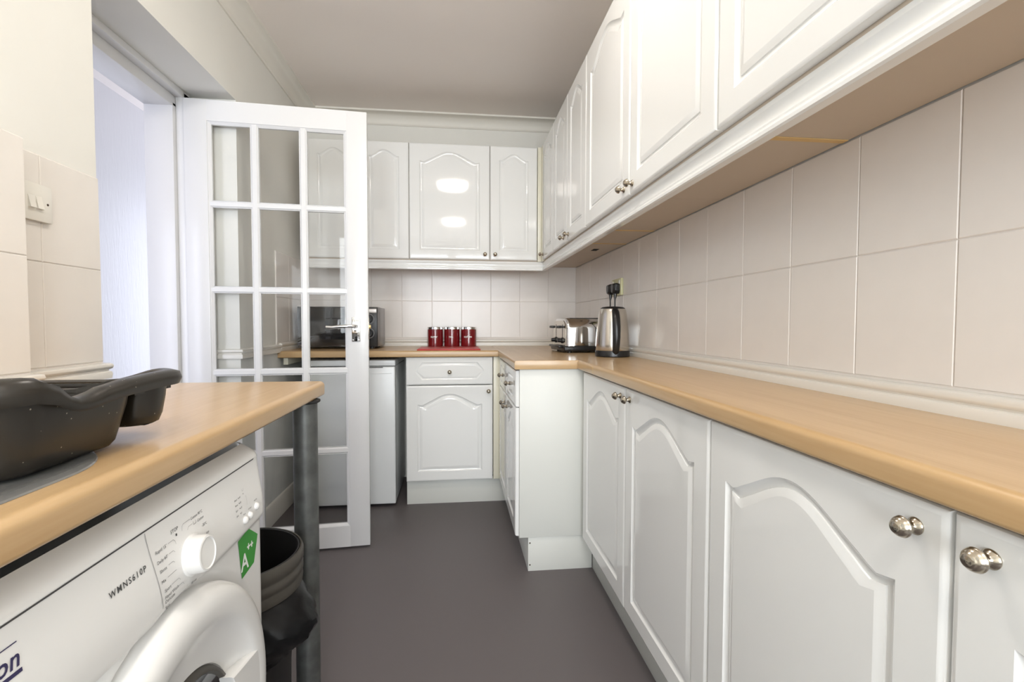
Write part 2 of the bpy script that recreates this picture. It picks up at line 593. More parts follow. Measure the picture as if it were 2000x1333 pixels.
    def moulding(name, z0, paths, m='trim_gloss', prof=prof, smooth=40):
        """paths: list of polylines (x, y), wall on the left-hand side"""
        mb = MB()
        for path in paths:
            pts = [Vector((p[0], p[1])) for p in path]
            loops = []
            for i, p in enumerate(pts):
                ds = []
                if i > 0:
                    ds.append((p - pts[i - 1]).normalized())
                if i < len(pts) - 1:
                    ds.append((pts[i + 1] - p).normalized())
                ns = [Vector((d.y, -d.x)) for d in ds]
                nn = ns[0] if len(ns) == 1 else (ns[0] + ns[1]) / (1 + ns[0].dot(ns[1]))
                loops.append([(p.x + nn.x * d, p.y + nn.y * d, z0 + z) for d, z in prof])
            mb.loft(loops, False, False, False)
            n = len(prof)
            k = len(mb.v) - n * len(pts)
            mb.f.append(tuple(k + i for i in range(n)))
            mb.f.append(tuple(k + n * (len(pts) - 1) + i for i in reversed(range(n))))
        return struct(name, mb, m, smooth)
    e = 0.0
    moulding('trim_1', ZT, [[(XL, YA1 + 0.05), (XL, YB), (XR, YB), (XR, YR)]][:0] + [[(XL, 2.83), (XL, YB), (XR, YB), (XR, -1.2)]])
    moulding('trim_2', 0.898, [[(XO + 0.12, YA1), (XL, YA1), (XL, 2.83)]])
    moulding('trim_3', ZT, [[(XS, -1.2), (XS, YS), (XL, YS), (XL, YA0), (XO + 0.14, YA0)]])
    # ---- skirting
    sk = [(0, 0), (0.018, 0), (0.018, 0.075), (0.014, 0.085), (0.012, 0.100), (0.006, 0.108), (0, 0.110)]
    o = moulding('baseboard_left', 0.0, [[(XO + 0.12, YA1), (XL, YA1), (XL, YB)]], 'trim_gloss', sk)
    # ---- coving
    cv = [(0, 0), (0.007, 0), (0.010, 0.006)]
    for k in range(0, 9):
        a = PI / 2 * k / 8
        cv.append((0.012 + 0.058 * (1 - math.cos(a)), 0.008 + 0.054 * math.sin(a)))
    cv += [(0.078, 0.064), (0.078, 0.075), (0, 0.075)]
    moulding('trim_4', ZC - 0.075, [[(XL, YR), (XL, YB), (XR, YB), (XR, YR)]], 'coving_paint', cv, 25)


build_shell()


# ------------------------------------------------------------------ glazed door, its frame and furniture
def build_door():
    f = struct('trim_5', loc=(XO, YA1, 0))
    # linings with a rebate towards the kitchen
    b = MB().rbox((XO - 0.01, 2.262, 0), (-1.195, YA1, 2.0), 0.003).rbox((-1.195, 2.283, 0), (-1.160, YA1, 2.05), 0.003)
    wobj('jamb', b, 'door_gloss', f)
    b = MB().rbox((XO - 0.01, YA0, 0), (-1.195, YA0 + 0.045, 2.0), 0.003).rbox((-1.195, YA0, 0), (-1.160, YA0 + 0.025, 2.05), 0.003)
    wobj('jamb', b, 'door_gloss', f)
    b = MB().rbox((XO - 0.01, YA0 + 0.04, 1.985), (-1.195, YA1, ZA), 0.003).rbox((-1.195, YA0 + 0.02, 2.028), (-1.160, YA1, ZA), 0.003)
    wobj('head', b, 'door_gloss', f)

    hx, hy = -1.160, 2.2755
    ang = math.atan2(0.062, 0.767)
    W, H0, H1, T = 0.757, 0.012, 2.026, 0.035
    d = struct('door_1', loc=(hx, hy, 0), rz=ang)
    cols = []
    st, bar = 0.092, 0.034
    pw = (W - 2 * st - 2 * bar) / 3
    for c in range(3):
        cols.append((st + c * (pw + bar), st + c * (pw + bar) + pw))
    rows = [(0.112, 0.452), (0.484, 0.824), (0.856, 1.192), (1.222, 1.566), (1.596, 1.934)]
    m = 'door_gloss'
    obj('stile', MB().rbox((0, 0, H0), (st - 0.002, T, H1), 0.0015), m, d)
    obj('stile', MB().rbox((W - st + 0.002, 0, H0), (W, T, H1), 0.0015), m, d)
    obj('rail', MB().box((st - 0.006, 0.0002, H0), (W - st + 0.006, T - 0.0002, 0.110)), m, d)
    obj('rail', MB().box((st - 0.006, 0.0002, 1.936), (W - st + 0.006, T - 0.0002, H1 - 0.0003)), m, d)

    def barmesh(vertical, a, b_, c0, c1):
        # moulded glazing bar: flat face, splayed cheeks down to the glass
        hw = (b_ - a) / 2
        mid = (a + b_) / 2
        pr = [(-hw, T * 0.5 - 0.005), (-hw, T * 0.5 - 0.010), (-hw * 0.9, 0.010), (-hw * 0.55, 0.004), (hw * 0.55, 0.004), (hw * 0.9, 0.010), (hw, T * 0.5 - 0.010), (hw, T * 0.5 + 0.008), (hw * 0.6, T - 0.004), (-hw * 0.6, T - 0.004), (-hw, T * 0.5 + 0.008)]
        lp = []
        for c in (c0, c1):
            lp.append([((mid + u, y, c) if vertical else (c, y + (0.0008 if y < 0.012 else 0), mid + u)) for u, y in pr])
        return MB().loft(lp, True, True, True)
    for c in range(2):
        obj('glazing_bar', barmesh(True, cols[c][1], cols[c + 1][0], 0.108, 1.938), m, d, 25)
    for r in range(4):
        obj('glazing_bar', barmesh(False, rows[r][1], rows[r + 1][0], st - 0.003, W - st + 0.003), m, d, 25)
    # splayed beads round the outside of the glazed area
    for v, p, a, b_ in ((1, st, 0.110, 1.936), (1, W - st, 0.110, 1.936), (0, 0.110, st, W - st), (0, 1.936, st, W - st)):
        s = 1 if (p == st or p == 0.110) else -1
        pr = [(p - 0.004 * s, 0.0035), (p + 0.002 * s, 0.004), (p + 0.012 * s, 0.0115), (p + 0.012 * s, 0.024), (p + 0.003 * s, T - 0.004), (p - 0.004 * s, T - 0.004)]
        lp = [[((u, y, c) if v else (c, y, u)) for u, y in pr] for c in (a, b_)]
        obj('glazing_bead', MB().loft(lp, True, True, True), m, d, 25)
    pm = None
    for (x0, x1) in cols:
        for (z0, z1) in rows:
            obj('pane', MB().box((x0 - 0.003, T * 0.5 - 0.002, z0 - 0.003), (x1 + 0.003, T * 0.5 + 0.002, z1 + 0.003)), 'clear_glass', d, None)
    # chrome lever handle on its plate
    h = obj('handle', MB().rbox((W - 0.074, -0.006, 0.975), (W - 0.036, 0.001, 1.088), 0.002), 'chrome', d)
    cx, cz = W - 0.054, 1.046
    pts = [(cx, -0.002, cz), (cx, -0.035, cz), (cx - 0.006, -0.046, cz), (cx - 0.02, -0.052, cz + 0.001), (cx - 0.06, -0.054, cz - 0.001), (cx - 0.10, -0.054, cz - 0.005), (cx - 0.124, -0.052, cz - 0.004)]
    obj('lever', MB().tube(pts, [0.011, 0.0095, 0.0095, 0.009, 0.0075, 0.0075, 0.0085], 12), 'chrome', h)
    Mk = Matrix.Translation((cx, -0.006, 0.993)) @ Matrix.Rotation(PI / 2, 4, 'X')
    obj('keyhole', MB().lathe([(0.006, 0), (0.006, 0.002), (0.004, 0.003)], Mk, 12), 'dark_void', h)
    for sx in (-0.013, 0.013):
        for z in (0.982, 1.081):
            Mk = Matrix.Translation((cx - 0.001 + sx, -0.006, z)) @ Matrix.Rotation(PI / 2, 4, 'X')
            obj('screw', MB().lathe([(0.0032, 0), (0.0026, 0.0016), (0.0008, 0.002)], Mk, 10), 'chrome', h)
    la = obj('latch', MB().rbox((W - 0.001, 0.008, 0.985), (W + 0.0015, 0.027, 1.085), 0.0006), 'nickel', d)
    obj('latch_bolt', MB().rbox((W, 0.011, 1.034), (W + 0.010, 0.024, 1.052), 0.003), 'brass', la)


build_door()

# ------------------------------------------------------------------ cabinet doors
DOOR_T = 0.018
_doors = {}


def routed_front(w, h, kind):
    """local: x 0..w, z 0..h, front face at y = -DOOR_T, back at y = 0"""
    key = (round(w, 3), round(h, 3), kind)
    if key in _doors:
        return _doors[key]
    NB, NS, NT = 6, 8, 28

    def outline(ins):
        """arched panel outline, inset by ins"""
        if kind == 'drawer':
            sx, sz, ch = 0.052 + ins, 0.030 + ins, 0.036
            x0, x1, z0, z1 = sx, w - sx, sz, h - sz
            zm = (z0 + z1) / 2
            p = []
            p += [(x0 + ch + (x1 - x0 - 2 * ch) * k / NB, z0) for k in range(NB + 1)]
            p += [(x1, zm - 0.006 + 0.012 * k / NS) for k in range(NS + 1)]
            p += [(x1 - ch - (x1 - x0 - 2 * ch) * k / NT, z1) for k in range(NT + 1)]
            p += [(x0, zm + 0.006 - 0.012 * k / NS) for k in range(NS + 1)]
            return p
        side = min(0.062, w * 0.19)
        bot, top, rise = 0.056, 0.048, min(0.060, w * 0.13)
        x0, x1 = side + ins, w - side - ins
        z0, zs = bot + ins, h - top - rise - ins
        p = [(x0 + (x1 - x0) * k / NB, z0) for k in range(NB + 1)]
        p += [(x1, z0 + (zs - z0) * k / NS) for k in range(NS + 1)]
        for k in range(NT + 1):
            t = 1 - 2 * k / NT
            u = max(0.0, 1 - abs(t) / 0.90)
            s = 0.5 - 0.5 * math.cos(PI * u)
            p.append((x0 + (x1 - x0) * (t + 1) / 2, zs + rise * s ** 0.85 - 0.006 * math.exp(-((abs(t) - 0.86) / 0.10) ** 2) * min(1.0, (1 - abs(t)) / 0.10) * (1 if w > 0.4 else 0.4)))
        p += [(x0, zs - (zs - z0) * k / NS) for k in range(NS + 1)]
        return p

    def rect(ins):
        x0, x1, z0, z1 = ins, w - ins, ins, h - ins
        p = [(x0 + (x1 - x0) * k / NB, z0) for k in range(NB + 1)]
        p += [(x1, z0 + (z1 - z0) * k / NS) for k in range(NS + 1)]
        p += [(x1 - (x1 - x0) * k / NT, z1) for k in range(NT + 1)]
        p += [(x0, z1 - (z1 - z0) * k / NS) for k in range(NS + 1)]
        return p
    T = DOOR_T
    loops = [(rect(0), 0.0), (rect(0), -T + 0.0065), (rect(0.0018), -T + 0.003), (rect(0.0055), -T + 0.0006), (rect(0.009), -T), (outline(0.0), -T)]
    if kind == 'drawer':
        pr = [(0.003, 0.0022), (0.006, 0.0034), (0.009, 0.0034), (0.0145, 0.0008), (0.017, 0.0006)]
    else:
        pr = [(0.002, 0.0022), (0.005, 0.0046), (0.009, 0.0062), (0.013, 0.0068), (0.0155, 0.0066), (0.0162, 0.0044), (0.025, 0.0018), (0.030, 0.0009)]
    loops += [(outline(i), -T + dp) for i, dp in pr]
    lps = [[(x, y, z) for x, z in lp] for lp, y in loops]
    mb = MB().loft(lps, True, True, True)
    me = mb.mesh('routed_front', 28, True)
    for p in me.polygons:
        if abs(p.normal.y) > 0.9999 or len(p.vertices) > 8:
            p.use_smooth = False
    me.materials.append(MATS['gloss_white'])
    _doors[key] = me
    return me


def knob_mesh():
    pr = [(0.0125, 0.0), (0.0130, 0.002), (0.0115, 0.0045), (0.0085, 0.0065), (0.0062, 0.0095), (0.0060, 0.0140), (0.0085, 0.0165), (0.0130, 0.0185),
          (0.0152, 0.0205), (0.0158, 0.0225), (0.0150, 0.0240), (0.0145, 0.0246), (0.0150, 0.0253), (0.0140, 0.0275), (0.0118, 0.0305), (0.0112, 0.0308), (0.0100, 0.0328),
          (0.0070, 0.0352), (0.0062, 0.0352), (0.0035, 0.0364), (0.0008, 0.0368)]
    pr = [(r * 0.79, h * 0.82) for r, h in pr]
    me = MB().lathe(pr, Matrix.Rotation(PI / 2, 4, 'X'), 28).mesh('knob', 40)
    me.materials.append(MATS['nickel'])
    return me


KNOB = knob_mesh()


def add_front(cab, name, x0, x1, z0, z1, kind, knob=None):
    g = 0.0015
    o = obj(name, routed_front(x1 - x0 - 2 * g, z1 - z0, kind), None, cab)
    o.location = (x0 + g, 0, z0)
    if knob:
        k = obj('knob', KNOB, None, o)
        k.location = (knob[0] - x0 - g, -DOOR_T, knob[1] - z0)
    return o


def cabinet(name, loc, rz, w, depth, z0, z1, label, group, strip=False, under='carcass_white'):
    c = thing(name, loc, label, 'cabinet', rz, group)
    t = 0.016
    b = MB()
    b.box((0.0004, 0.0004, z0), (t, depth, z1))
    b.box((w - t, 0.0004, z0), (w - 0.0004, depth, z1))
    b.box((t, 0.0006, z0), (w - t, depth, z0 + t))
    b.box((t, 0.0006, z1 - t), (w - t, depth, z1))
    b.box((t, depth - 0.006, z0 + t), (w - t, depth - 0.0005, z1 - t))
    obj('carcass', b, under, c)
    if strip:
        obj('edge_strip', MB().box((w - t * 1.1, 0.02, z0 - 0.0015), (w - 0.0004, depth - 0.001, z0 + 0.0005)), 'edge_strip', c)
    return c


def build_cabinets():
    R = -PI / 2
    # ---- wall units on the right-hand wall (local x runs towards the camera)
    zd0, zd1 = 1.460, 2.170
    ys = [3.030, 2.690, 2.346, 2.003, 1.484, 0.972, 0.460, -0.052, -0.56]
    labels = {
        0: ('first of the white wall cabinets on the tiled right wall, in the far corner', 3.0),
        1: ('narrow white arched wall cabinet, second along the right wall from the far corner', 2.414),
        2: ('narrow white arched wall cabinet, third along the right wall from the far corner', 2.31),
        3: ('wide white arched wall cabinet, fourth along the right wall from the far corner', 1.53),
        4: ('wide white arched wall cabinet, fifth along the right wall from the far corner', 1.455),
        5: ('large white wall cabinet cut off at the top right, sixth from the far corner', None),
        6: ('white wall cabinet at the near end of the long pelmet, beyond the top right', None),
    }
    fr = 0.553
    for i in range(7):
        w = ys[i] - ys[i + 1]
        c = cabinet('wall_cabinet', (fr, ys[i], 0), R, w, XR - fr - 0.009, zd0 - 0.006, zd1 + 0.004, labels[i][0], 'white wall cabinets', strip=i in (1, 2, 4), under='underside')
        ky = labels[i][1]
        if i == 1:
            obj('cable_hole', MB().rbox((0.10, 0.17, zd0 - 0.0075), (0.16, 0.20, zd0 - 0.0055), 0.0006), 'dark_void', c)
        add_front(c, 'door', 0, w, zd0, zd1, 'arch', None if ky is None else (ys[i] - ky, 1.488))
    # ---- wall units on the back wall
    fy = 3.108
    # dead corner behind the corner post
    for x0, x1, kx, lab in ((-0.887, -0.587, None, 'narrow white wall cabinet seen through the glazed door, above the microwave'),
                            (-0.587, -0.287, None, 'narrow white arched wall cabinet beside the open glazed door'),
                            (-0.287, 0.213, 0.181, 'wide white arched wall cabinet on the back wall, above the red canisters'),
                            (0.213, 0.515, 0.245, 'narrow white arched wall cabinet on the back wall, next to the corner post')):
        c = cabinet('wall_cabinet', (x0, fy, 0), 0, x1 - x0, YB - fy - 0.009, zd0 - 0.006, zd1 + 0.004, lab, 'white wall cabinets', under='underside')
        add_front(c, 'door', 0, x1 - x0, zd0, zd1, 'arch', None if kx is None else (kx - x0, 1.493))
    t = thing('corner_post', (0.535, 3.08, zd0), 'cream corner post between the two runs of wall cabinets', 'corner post')
    wobj('upright', MB().rbox((0.5165, 3.094, zd0 - 0.006), (0.552, 3.112, zd1 + 0.004), 0.002).rbox((0.539, 3.032, zd0 - 0.006), (0.553, 3.0935, zd1 + 0.004), 0.002), 'cream_post', t)
    # infill bottom of the blind corner
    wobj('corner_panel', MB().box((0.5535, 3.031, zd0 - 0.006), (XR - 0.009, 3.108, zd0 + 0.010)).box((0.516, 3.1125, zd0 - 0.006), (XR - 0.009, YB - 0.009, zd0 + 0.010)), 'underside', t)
    # ---- light pelmet under the wall units: (out from carcass front, z)
    pr = [(-0.014, 1.4535), (0.004, 1.4535), (0.005, 1.444), (0.002, 1.438), (0.0005, 1.430), (0.0015, 1.422), (0.0045, 1.418), (0.004, 1.414), (0.0065, 1.411), (0.0095, 1.406), (0.0090, 1.400), (0.005, 1.397), (-0.014, 1.397)]

    def pel(lab, a, b, mitre_far, axis):
        t = thing('pelmet', (a[0], a[1], 1.397), lab, 'pelmet')
        lps = []
        for p, mt in ((a, mitre_far[0]), (b, mitre_far[1])):
            lp = []
            for d, z in pr:
                if axis == 'y':
                    lp.append((p[0] - d, p[1] - (d if mt else 0), z))
                else:
                    lp.append((p[0] - (d if mt else 0), p[1] - d, z))
            lps.append(lp)
        wobj('moulding', MB().loft(lps, True, True, True), 'gloss_white', t, 30)
    pel('long white moulded pelmet under the right-hand wall cabinets', (0.557, 3.112), (0.557, -0.52), (True, False), 'y')
    pel('white moulded pelmet under the back wall cabinets', (-0.887, 3.112), (0.557, 3.112), (False, True), 'x')

    # ---- base units on the right, near run
    zb0, zb1 = 0.155, 0.860
    ys = [1.983, 1.472, 0.960, 0.459, -0.052, -0.56]
    kn = [1.514, 1.430, 0.498, 0.418, None]
    labs = ['white arched base cabinet under the near worktop, farthest of its run', 'white arched base cabinet, second of the near right-hand run',
            'large white arched base cabinet in the right foreground', 'white base cabinet cut off at the bottom right corner', 'white base cabinet past the bottom right corner']
    for i in range(4):
        w = ys[i] - ys[i + 1]
        c = cabinet('base_cabinet', (0.543, ys[i], 0), R, w, XR - 0.543 - 0.004, 0.150, ZU - 0.001, labs[i], 'white base cabinets')
        add_front(c, 'door', 0, w, zb0, zb1, 'arch', None if kn[i] is None else (ys[i] - kn[i], 0.828))
    # ---- deeper base units towards the corner
    ys = [2.810, 2.420, 2.046]
    labs = ['white base cabinet with drawer, at the inner corner of the projecting run', 'white base cabinet with drawer beside the flat white end panel']
    kd = [(2.60, 0.783, 2.50, 0.652), (2.245, 0.783, 2.385, 0.652)]
    for i in range(2):
        w = ys[i] - ys[i + 1]
        c = cabinet('base_cabinet', (0.266, ys[i], 0), R, w, XR - 0.266 - 0.004, 0.150, ZU - 0.001, labs[i], 'white base cabinets')
        add_front(c, 'drawer', 0, w, 0.706, zb1, 'drawer', (ys[i] - kd[i][0], kd[i][1]))
        add_front(c, 'door', 0, w, 0.150, 0.702, 'arch', (ys[i] - kd[i][2], kd[i][3]))
    tag(obj('end_panel', MB().rbox((0.2645, 2.0275, 0.1485), (XR - 0.006, 2.0455, ZU - 0.001), 0.0012), 'carcass_white'), 'plain white end panel closing the deeper base cabinets', 'panel')
    # ---- base unit on the back wall
    c = cabinet('base_cabinet', (-0.287, 2.848, 0), 0, 0.500, YB - 2.848 - 0.004, 0.150, ZU - 0.001, 'white base cabinet with drawer on the back wall, right of the fridge', 'white base cabinets')
    add_front(c, 'drawer', 0, 0.500, 0.706, 0.866, 'drawer', (0.249, 0.780))
    add_front(c, 'door', 0, 0.500, 0.147, 0.702, 'arch', (0.473, 0.667))
    tag(obj('corner_post', MB().rbox((0.215, 2.832, 0.148), (0.2475, 2.850, ZU - 0.001), 0.0015).rbox((0.2475, 2.813, 0.148), (0.2655, 2.850, ZU - 0.001), 0.0015), 'cream_post'), 'cream corner post between the base cabinets', 'corner post')
    # ---- plinths
    tag(obj('plinth', MB().rbox((-0.287, 2.877, 0.0), (0.320, 2.893, 0.147), 0.001), 'carcass_white'), 'white plinth under the back base cabinet', 'plinth', 'plinths')
    t = thing('plinth', (0.303, 2.034, 0), 'white plinth wrapping the deeper corner cabinets, with two dark screws', 'plinth', 0, 'plinths')
    wobj('board', MB().rbox((0.303, 2.050, 0), (0.319, 2.876, 0.1475), 0.001), 'carcass_white', t)
    wobj('return_board', MB().rbox((0.303, 2.034, 0), (0.583, 2.0495, 0.1475), 0.001), 'carcass_white', t)
    for z in (0.027, 0.122):
        Mk = Matrix.Translation((0.311, 2.0342, z)) @ Matrix.Rotation(PI / 2, 4, 'X')
        wobj('screw', MB().lathe([(0.0035, 0), (0.003, 0.0012), (0.001, 0.0016)], Mk, 12), 'screw_dark', t)
    tag(obj('plinth', MB().rbox((0.585, -1.1, 0), (0.601, 2.0335, 0.149), 0.001), 'carcass_white'), 'long white plinth under the near right-hand base cabinets', 'plinth', 'plinths')


build_cabinets()


# ------------------------------------------------------------------ worktops
def top_profile(r=0.012):
    """rounded postformed front: list of (out, z) from back-bottom round the nose to back-top; out measured to the front"""
    p = [(0, ZU), (-0.004, ZU)]
    for k in range(0, 7):
        a = -PI / 2 + PI / 2 * k / 6
        p.append((-0.006 + 0.006 * math.cos(a), ZU + 0.006 + 0.006 * math.sin(a)))
    for k in range(0, 9):
        a = PI / 2 * k / 8
        p.append((-r + r * math.cos(a), ZT - r + r * math.sin(a)))
    return p[1:]


def build_worktops():
    P = top_profile()
    # near right-hand run, nose facing -x
    lps = []
    for y in (-1.15, 2.013):
        lps.append([(0.507 - d, y, z) for d, z in P] + [(XR - 0.001, y, ZT), (XR - 0.001, y, ZU)])
    t = thing('worktop', (0.507, 0.4, ZU), 'long beech-effect worktop along the right wall, nearest the camera', 'worktop', 0, 'beech-effect worktops')
    wobj('slab', MB().loft(lps, True, True, True), 'beech_y', t, 30)
    wobj('joint', MB().box((0.5066, 1.7792, ZU + 0.004), (0.52, 1.7805, ZT - 0.006)), 'edge_strip', t)
    # deeper corner piece
    lps = []
    for x in (0.241, XR - 0.001):
        lps.append([(x, 2.0145, ZU), (x, 2.0145, ZT - 0.003), (x, 2.0175, ZT), (x, YB - 0.001, ZT), (x, YB - 0.001, ZU)])
    t = thing('worktop', (0.55, 2.02, ZU), 'beech-effect corner worktop carrying the toaster and kettle', 'worktop', 0, 'beech-effect worktops')
    b = MB()
    lp0 = [(0.241 - d, 2.0145, z) for d, z in P] + [(XR - 0.001, 2.0145, ZT), (XR - 0.001, 2.0145, ZU)]
    lp1 = [(x, YB - 0.001, z) for x, _, z in lp0]
    b.loft([lp0, lp1], True, True, True)
    wobj('slab', b, 'beech_y', t, 30)
    wobj('edging', MB().rbox((0.2425, 2.0125, ZU + 0.0005), (XR - 0.001, 2.0150, ZT - 0.0006), 0.0008), 'beech_x', t)
    # back run
    lps = []
    for x in (XL + 0.002, 0.2405):
        lps.append([(x, 2.806 - d, z) for d, z in P] + [(x, YB - 0.001, ZT), (x, YB - 0.001, ZU)])
    t = thing('worktop', (-0.36, 2.81, ZU), 'beech-effect worktop along the back wall, over the fridge', 'worktop', 0, 'beech-effect worktops')
    wobj('slab', MB().loft(lps, True, True, True), 'beech_x', t, 30)
    wobj('wall_batten', MB().rbox((XL + 0.020, 2.84, ZU - 0.040), (XL + 0.045, 3.38, ZU - 0.001), 0.002), 'cream_post', t)
    # left-hand worktop, nose facing +x
    lps = []
    n = 0
    for y in (-1.15, 1.35):
        lps.append([(-0.350 + d, y, z) for d, z in P] + [(XS + 0.0005, y, ZT), (XS + 0.0005, y, ZU)])
    t = thing('worktop', (-0.6, 0.5, ZU), 'beech-effect worktop at the left over the washing machine', 'worktop', 0, 'beech-effect worktops')
    b = MB().loft(lps, True, True, True)
    b.box((XL + 0.0005, YS + 0.001, ZU), (XS + 0.0006, 1.35, ZT))
    wobj('slab', b, 'beech_y', t, 30)
    wobj('edging', MB().rbox((XL + 0.001, 1.3495, ZU + 0.0005), (-0.358, 1.3515, ZT - 0.0006), 0.0008), 'beech_x', t)
    # leg
    t = thing('support_post', (-0.376, 1.268, 0), 'tall round galvanised steel leg holding up the left worktop', 'post')
    wobj('tube', MB().lathe([(0.029, 0.012), (0.029, 0.860)], Matrix.Translation((-0.376, 1.268, 0)), 32), 'galvanised', t, 50)
    wobj('fixing_plate', MB().lathe([(0.031, 0.860), (0.036, 0.863), (0.036, ZU - 0.0005)], Matrix.Translation((-0.376, 1.268, 0)), 32), 'dark_void', t)
    wobj('foot', MB().lathe([(0.033, 0.0), (0.033, 0.010), (0.029, 0.014)], Matrix.Translation((-0.376, 1.268, 0)), 32), 'black_plastic', t)


build_worktops()


# ------------------------------------------------------------------ washing machine
def build_washer():
    y0, y1, xf, xb = 0.362, 0.958, -0.362, -0.905
    t = thing('washing_machine', (-0.63, 0.66, 0), 'white front-loading washing machine under the left worktop', 'washing machine')
    zt = 0.838

    def sm(a, b, v):
        u = max(0.0, min(1.0, (v - a) / (b - a)))
        return u * u * (3 - 2 * u)
    cyd, czd, rd = 0.668, 0.445, 0.254

    def front(y, z):
        x = xf
        # control fascia proud of the front, its lower lip sagging in the middle
        lip = 0.704 - 0.004 * math.cos((y - 0.66) * 5)
        x += 0.0065 * sm(lip - 0.004, lip + 0.004, z)
        # fascia leans back towards the top
        x -= 0.010 * sm(0.72, 0.82, z) + 0.030 * sm(0.812, 0.842, z) ** 1.6
        # rounded far and near vertical corners
        e = min(y - y0, y1 - y)
        if e < 0.025:
            x -= 0.016 * (1 - math.sqrt(max(0.0, 1 - (1 - e / 0.025) ** 2)))
        # scoop under the detergent drawer
        if z < 0.712:
            sy = sm(0.375, 0.42, y) * (1 - sm(0.575, 0.615, y))
            sz = sm(0.625, 0.690, z) * (1 - sm(0.698, 0.7030, z))
            x -= 0.040 * sy * sz * sm(0.258, 0.300, math.hypot(y - cyd, z - czd))
        # dished surround of the porthole
        r = math.hypot(y - cyd, z - czd)
        x -= 0.012 * (1 - sm(rd - 0.004, rd + 0.012, r))
        return x
    ny, nz = 130, 190
    b = MB()
    zs = [0.02 + (0.815 - 0.02) * k / (nz - 12) for k in range(nz - 11)] + [0.815 + (zt - 0.815) * k / 11 for k in range(1, 12)]
    ysv = [y0 + (y1 - y0) * k / ny for k in range(ny + 1)]
    # denser near the edges
    vs = [(front(y, z), y, z) for z in zs for y in ysv]
    w = ny + 1
    fs = [(j * w + i, j * w + i + 1, (j + 1) * w + i + 1, (j + 1) * w + i) for j in range(len(zs) - 1) for i in range(ny) if math.hypot(ysv[i] - cyd, zs[j] - czd) > 0.232]
    b.add(vs, fs)
    wobj('front_panel', b, 'appliance_white', t, 60)
    b = MB()
    b.add([(xf - 0.017, y1, 0.02), (xb, y1, 0.02), (xb, y1, zt), (xf - 0.045, y1, zt)], [(0, 1, 2, 3)])
    b.add([(xf - 0.017, y0, 0.02), (xb, y0, 0.02), (xb, y0, zt), (xf - 0.045, y0, zt)], [(3, 2, 1, 0)])
    b.add([(xb, y0, 0.02), (xb, y1, 0.02), (xb, y1, zt), (xb, y0, zt)], [(0, 1, 2, 3)])
    b.add([(xf - 0.017, y0, 0.02), (xf - 0.017, y1, 0.02), (xb, y1, 0.02), (xb, y0, 0.02)], [(0, 1, 2, 3)])
    me_b = b
    wobj('cabinet_body', me_b, 'appliance_white', t)
    wobj('lid', MB().rbox((xb, y0, zt - 0.006), (xf - 0.075, y1, zt + 0.004), 0.004, 3), 'appliance_white', t)
    for fx in (xf - 0.06, xb + 0.06):
        for fy in (y0 + 0.05, y1 - 0.05):
            wobj('foot', MB().lathe([(0.02, 0.0), (0.02, 0.008), (0.012, 0.012), (0.012, 0.022)], Matrix.Translation((fx, fy, 0)), 16), 'black_plastic', t)

    # seam lines: below the lid, and between drawer and fascia
    def strip(name, pts, wd, m, parent=t, off=0.0006):
        """thin ribbon following the front surface through (y, z) points"""
        mb = MB()
        vs = []
        for i, (y, z) in enumerate(pts):
            a = pts[max(i - 1, 0)]
            c = pts[min(i + 1, len(pts) - 1)]
            dy, dz = c[0] - a[0], c[1] - a[1]
            L = math.hypot(dy, dz) or 1
            ny_, nz_ = -dz / L * wd / 2, dy / L * wd / 2
            for s in (1, -1):
                yy, zz = y + s * ny_, z + s * nz_
                vs.append((front(yy, zz) + off, yy, zz))
        mb.add(vs, [(2 * i, 2 * i + 1, 2 * i + 3, 2 * i + 2) for i in range(len(pts) - 1)])
        return wobj(name, mb, m, parent, None)
    strip('lid_seam', [(y0 + 0.004 + (y1 - y0 - 0.012) * k / 20, 0.8145) for k in range(21)], 0.0018, 'seam')
    drawer_seam = [(0.612 + 0.010 * (0.812 - z) / 0.1 * 1.6, z) for z in [0.812 - 0.108 * k / 10 for k in range(11)]]
    strip('drawer_seam', drawer_seam, 0.0010, 'light_print')
    strip('drawer_seam', [(0.629, 0.703), (0.626, 0.694), (0.620, 0.684), (0.617, 0.672)], 0.0010, 'light_print')

    # dial
    dy, dz = 0.700, 0.744
    D = Matrix.Translation((front(dy, dz) - 0.002, dy, dz)) @ Matrix.Rotation(math.radians(-6), 4, 'Y') @ Matrix.Rotation(PI / 2, 4, 'Y')
    k = wobj('dial', MB().lathe([(0.0275, 0.0), (0.0275, 0.003), (0.0255, 0.005), (0.0240, 0.0195), (0.0230, 0.0218), (0.0208, 0.0224), (0.0200, 0.0216), (0.0197, 0.0210), (0.004, 0.0210)], D, 48), 'dial_white', t, 30)
    # push buttons
    for by, bz in ((0.861, 0.7265), (0.880, 0.7275), (0.908, 0.7330)):
        Mk = Matrix.Translation((front(by, bz) - 0.001, by, bz)) @ Matrix.Rotation(PI / 2, 4, 'Y')
        wobj('button', MB().lathe([(0.0066, 0.0), (0.0064, 0.003), (0.0050, 0.0055), (0.0025, 0.0066), (0.0005, 0.0068)], Mk, 20), 'dial_white', t, 60)

    # ---- print
    def letter(s, y, z, size, m='grey_print', align='LEFT', shear=0.0, bold=0.0, spacing=1.05):
        me = text_mesh(s, size, align, shear, bold, 0.0, spacing)
        for v in me.vertices:
            yy, zz = y + v.co.x, z + v.co.y
            v.co = (front(yy, zz) + 0.0006, yy, zz)
        me.materials.append(MATS[m])
        o = bpy.data.objects.new('lettering', me)
        COL.objects.link(o)
        o.parent = t
        o.matrix_parent_inverse = pworld(t).inverted()
        return o
    letter('WMNS610P', 0.5450, 0.7705, 0.0100, 'seam', bold=0.0001, spacing=1.30)
    S = 0.0068
    letter('STOP', 0.6690, 0.7895, S, align='CENTER')
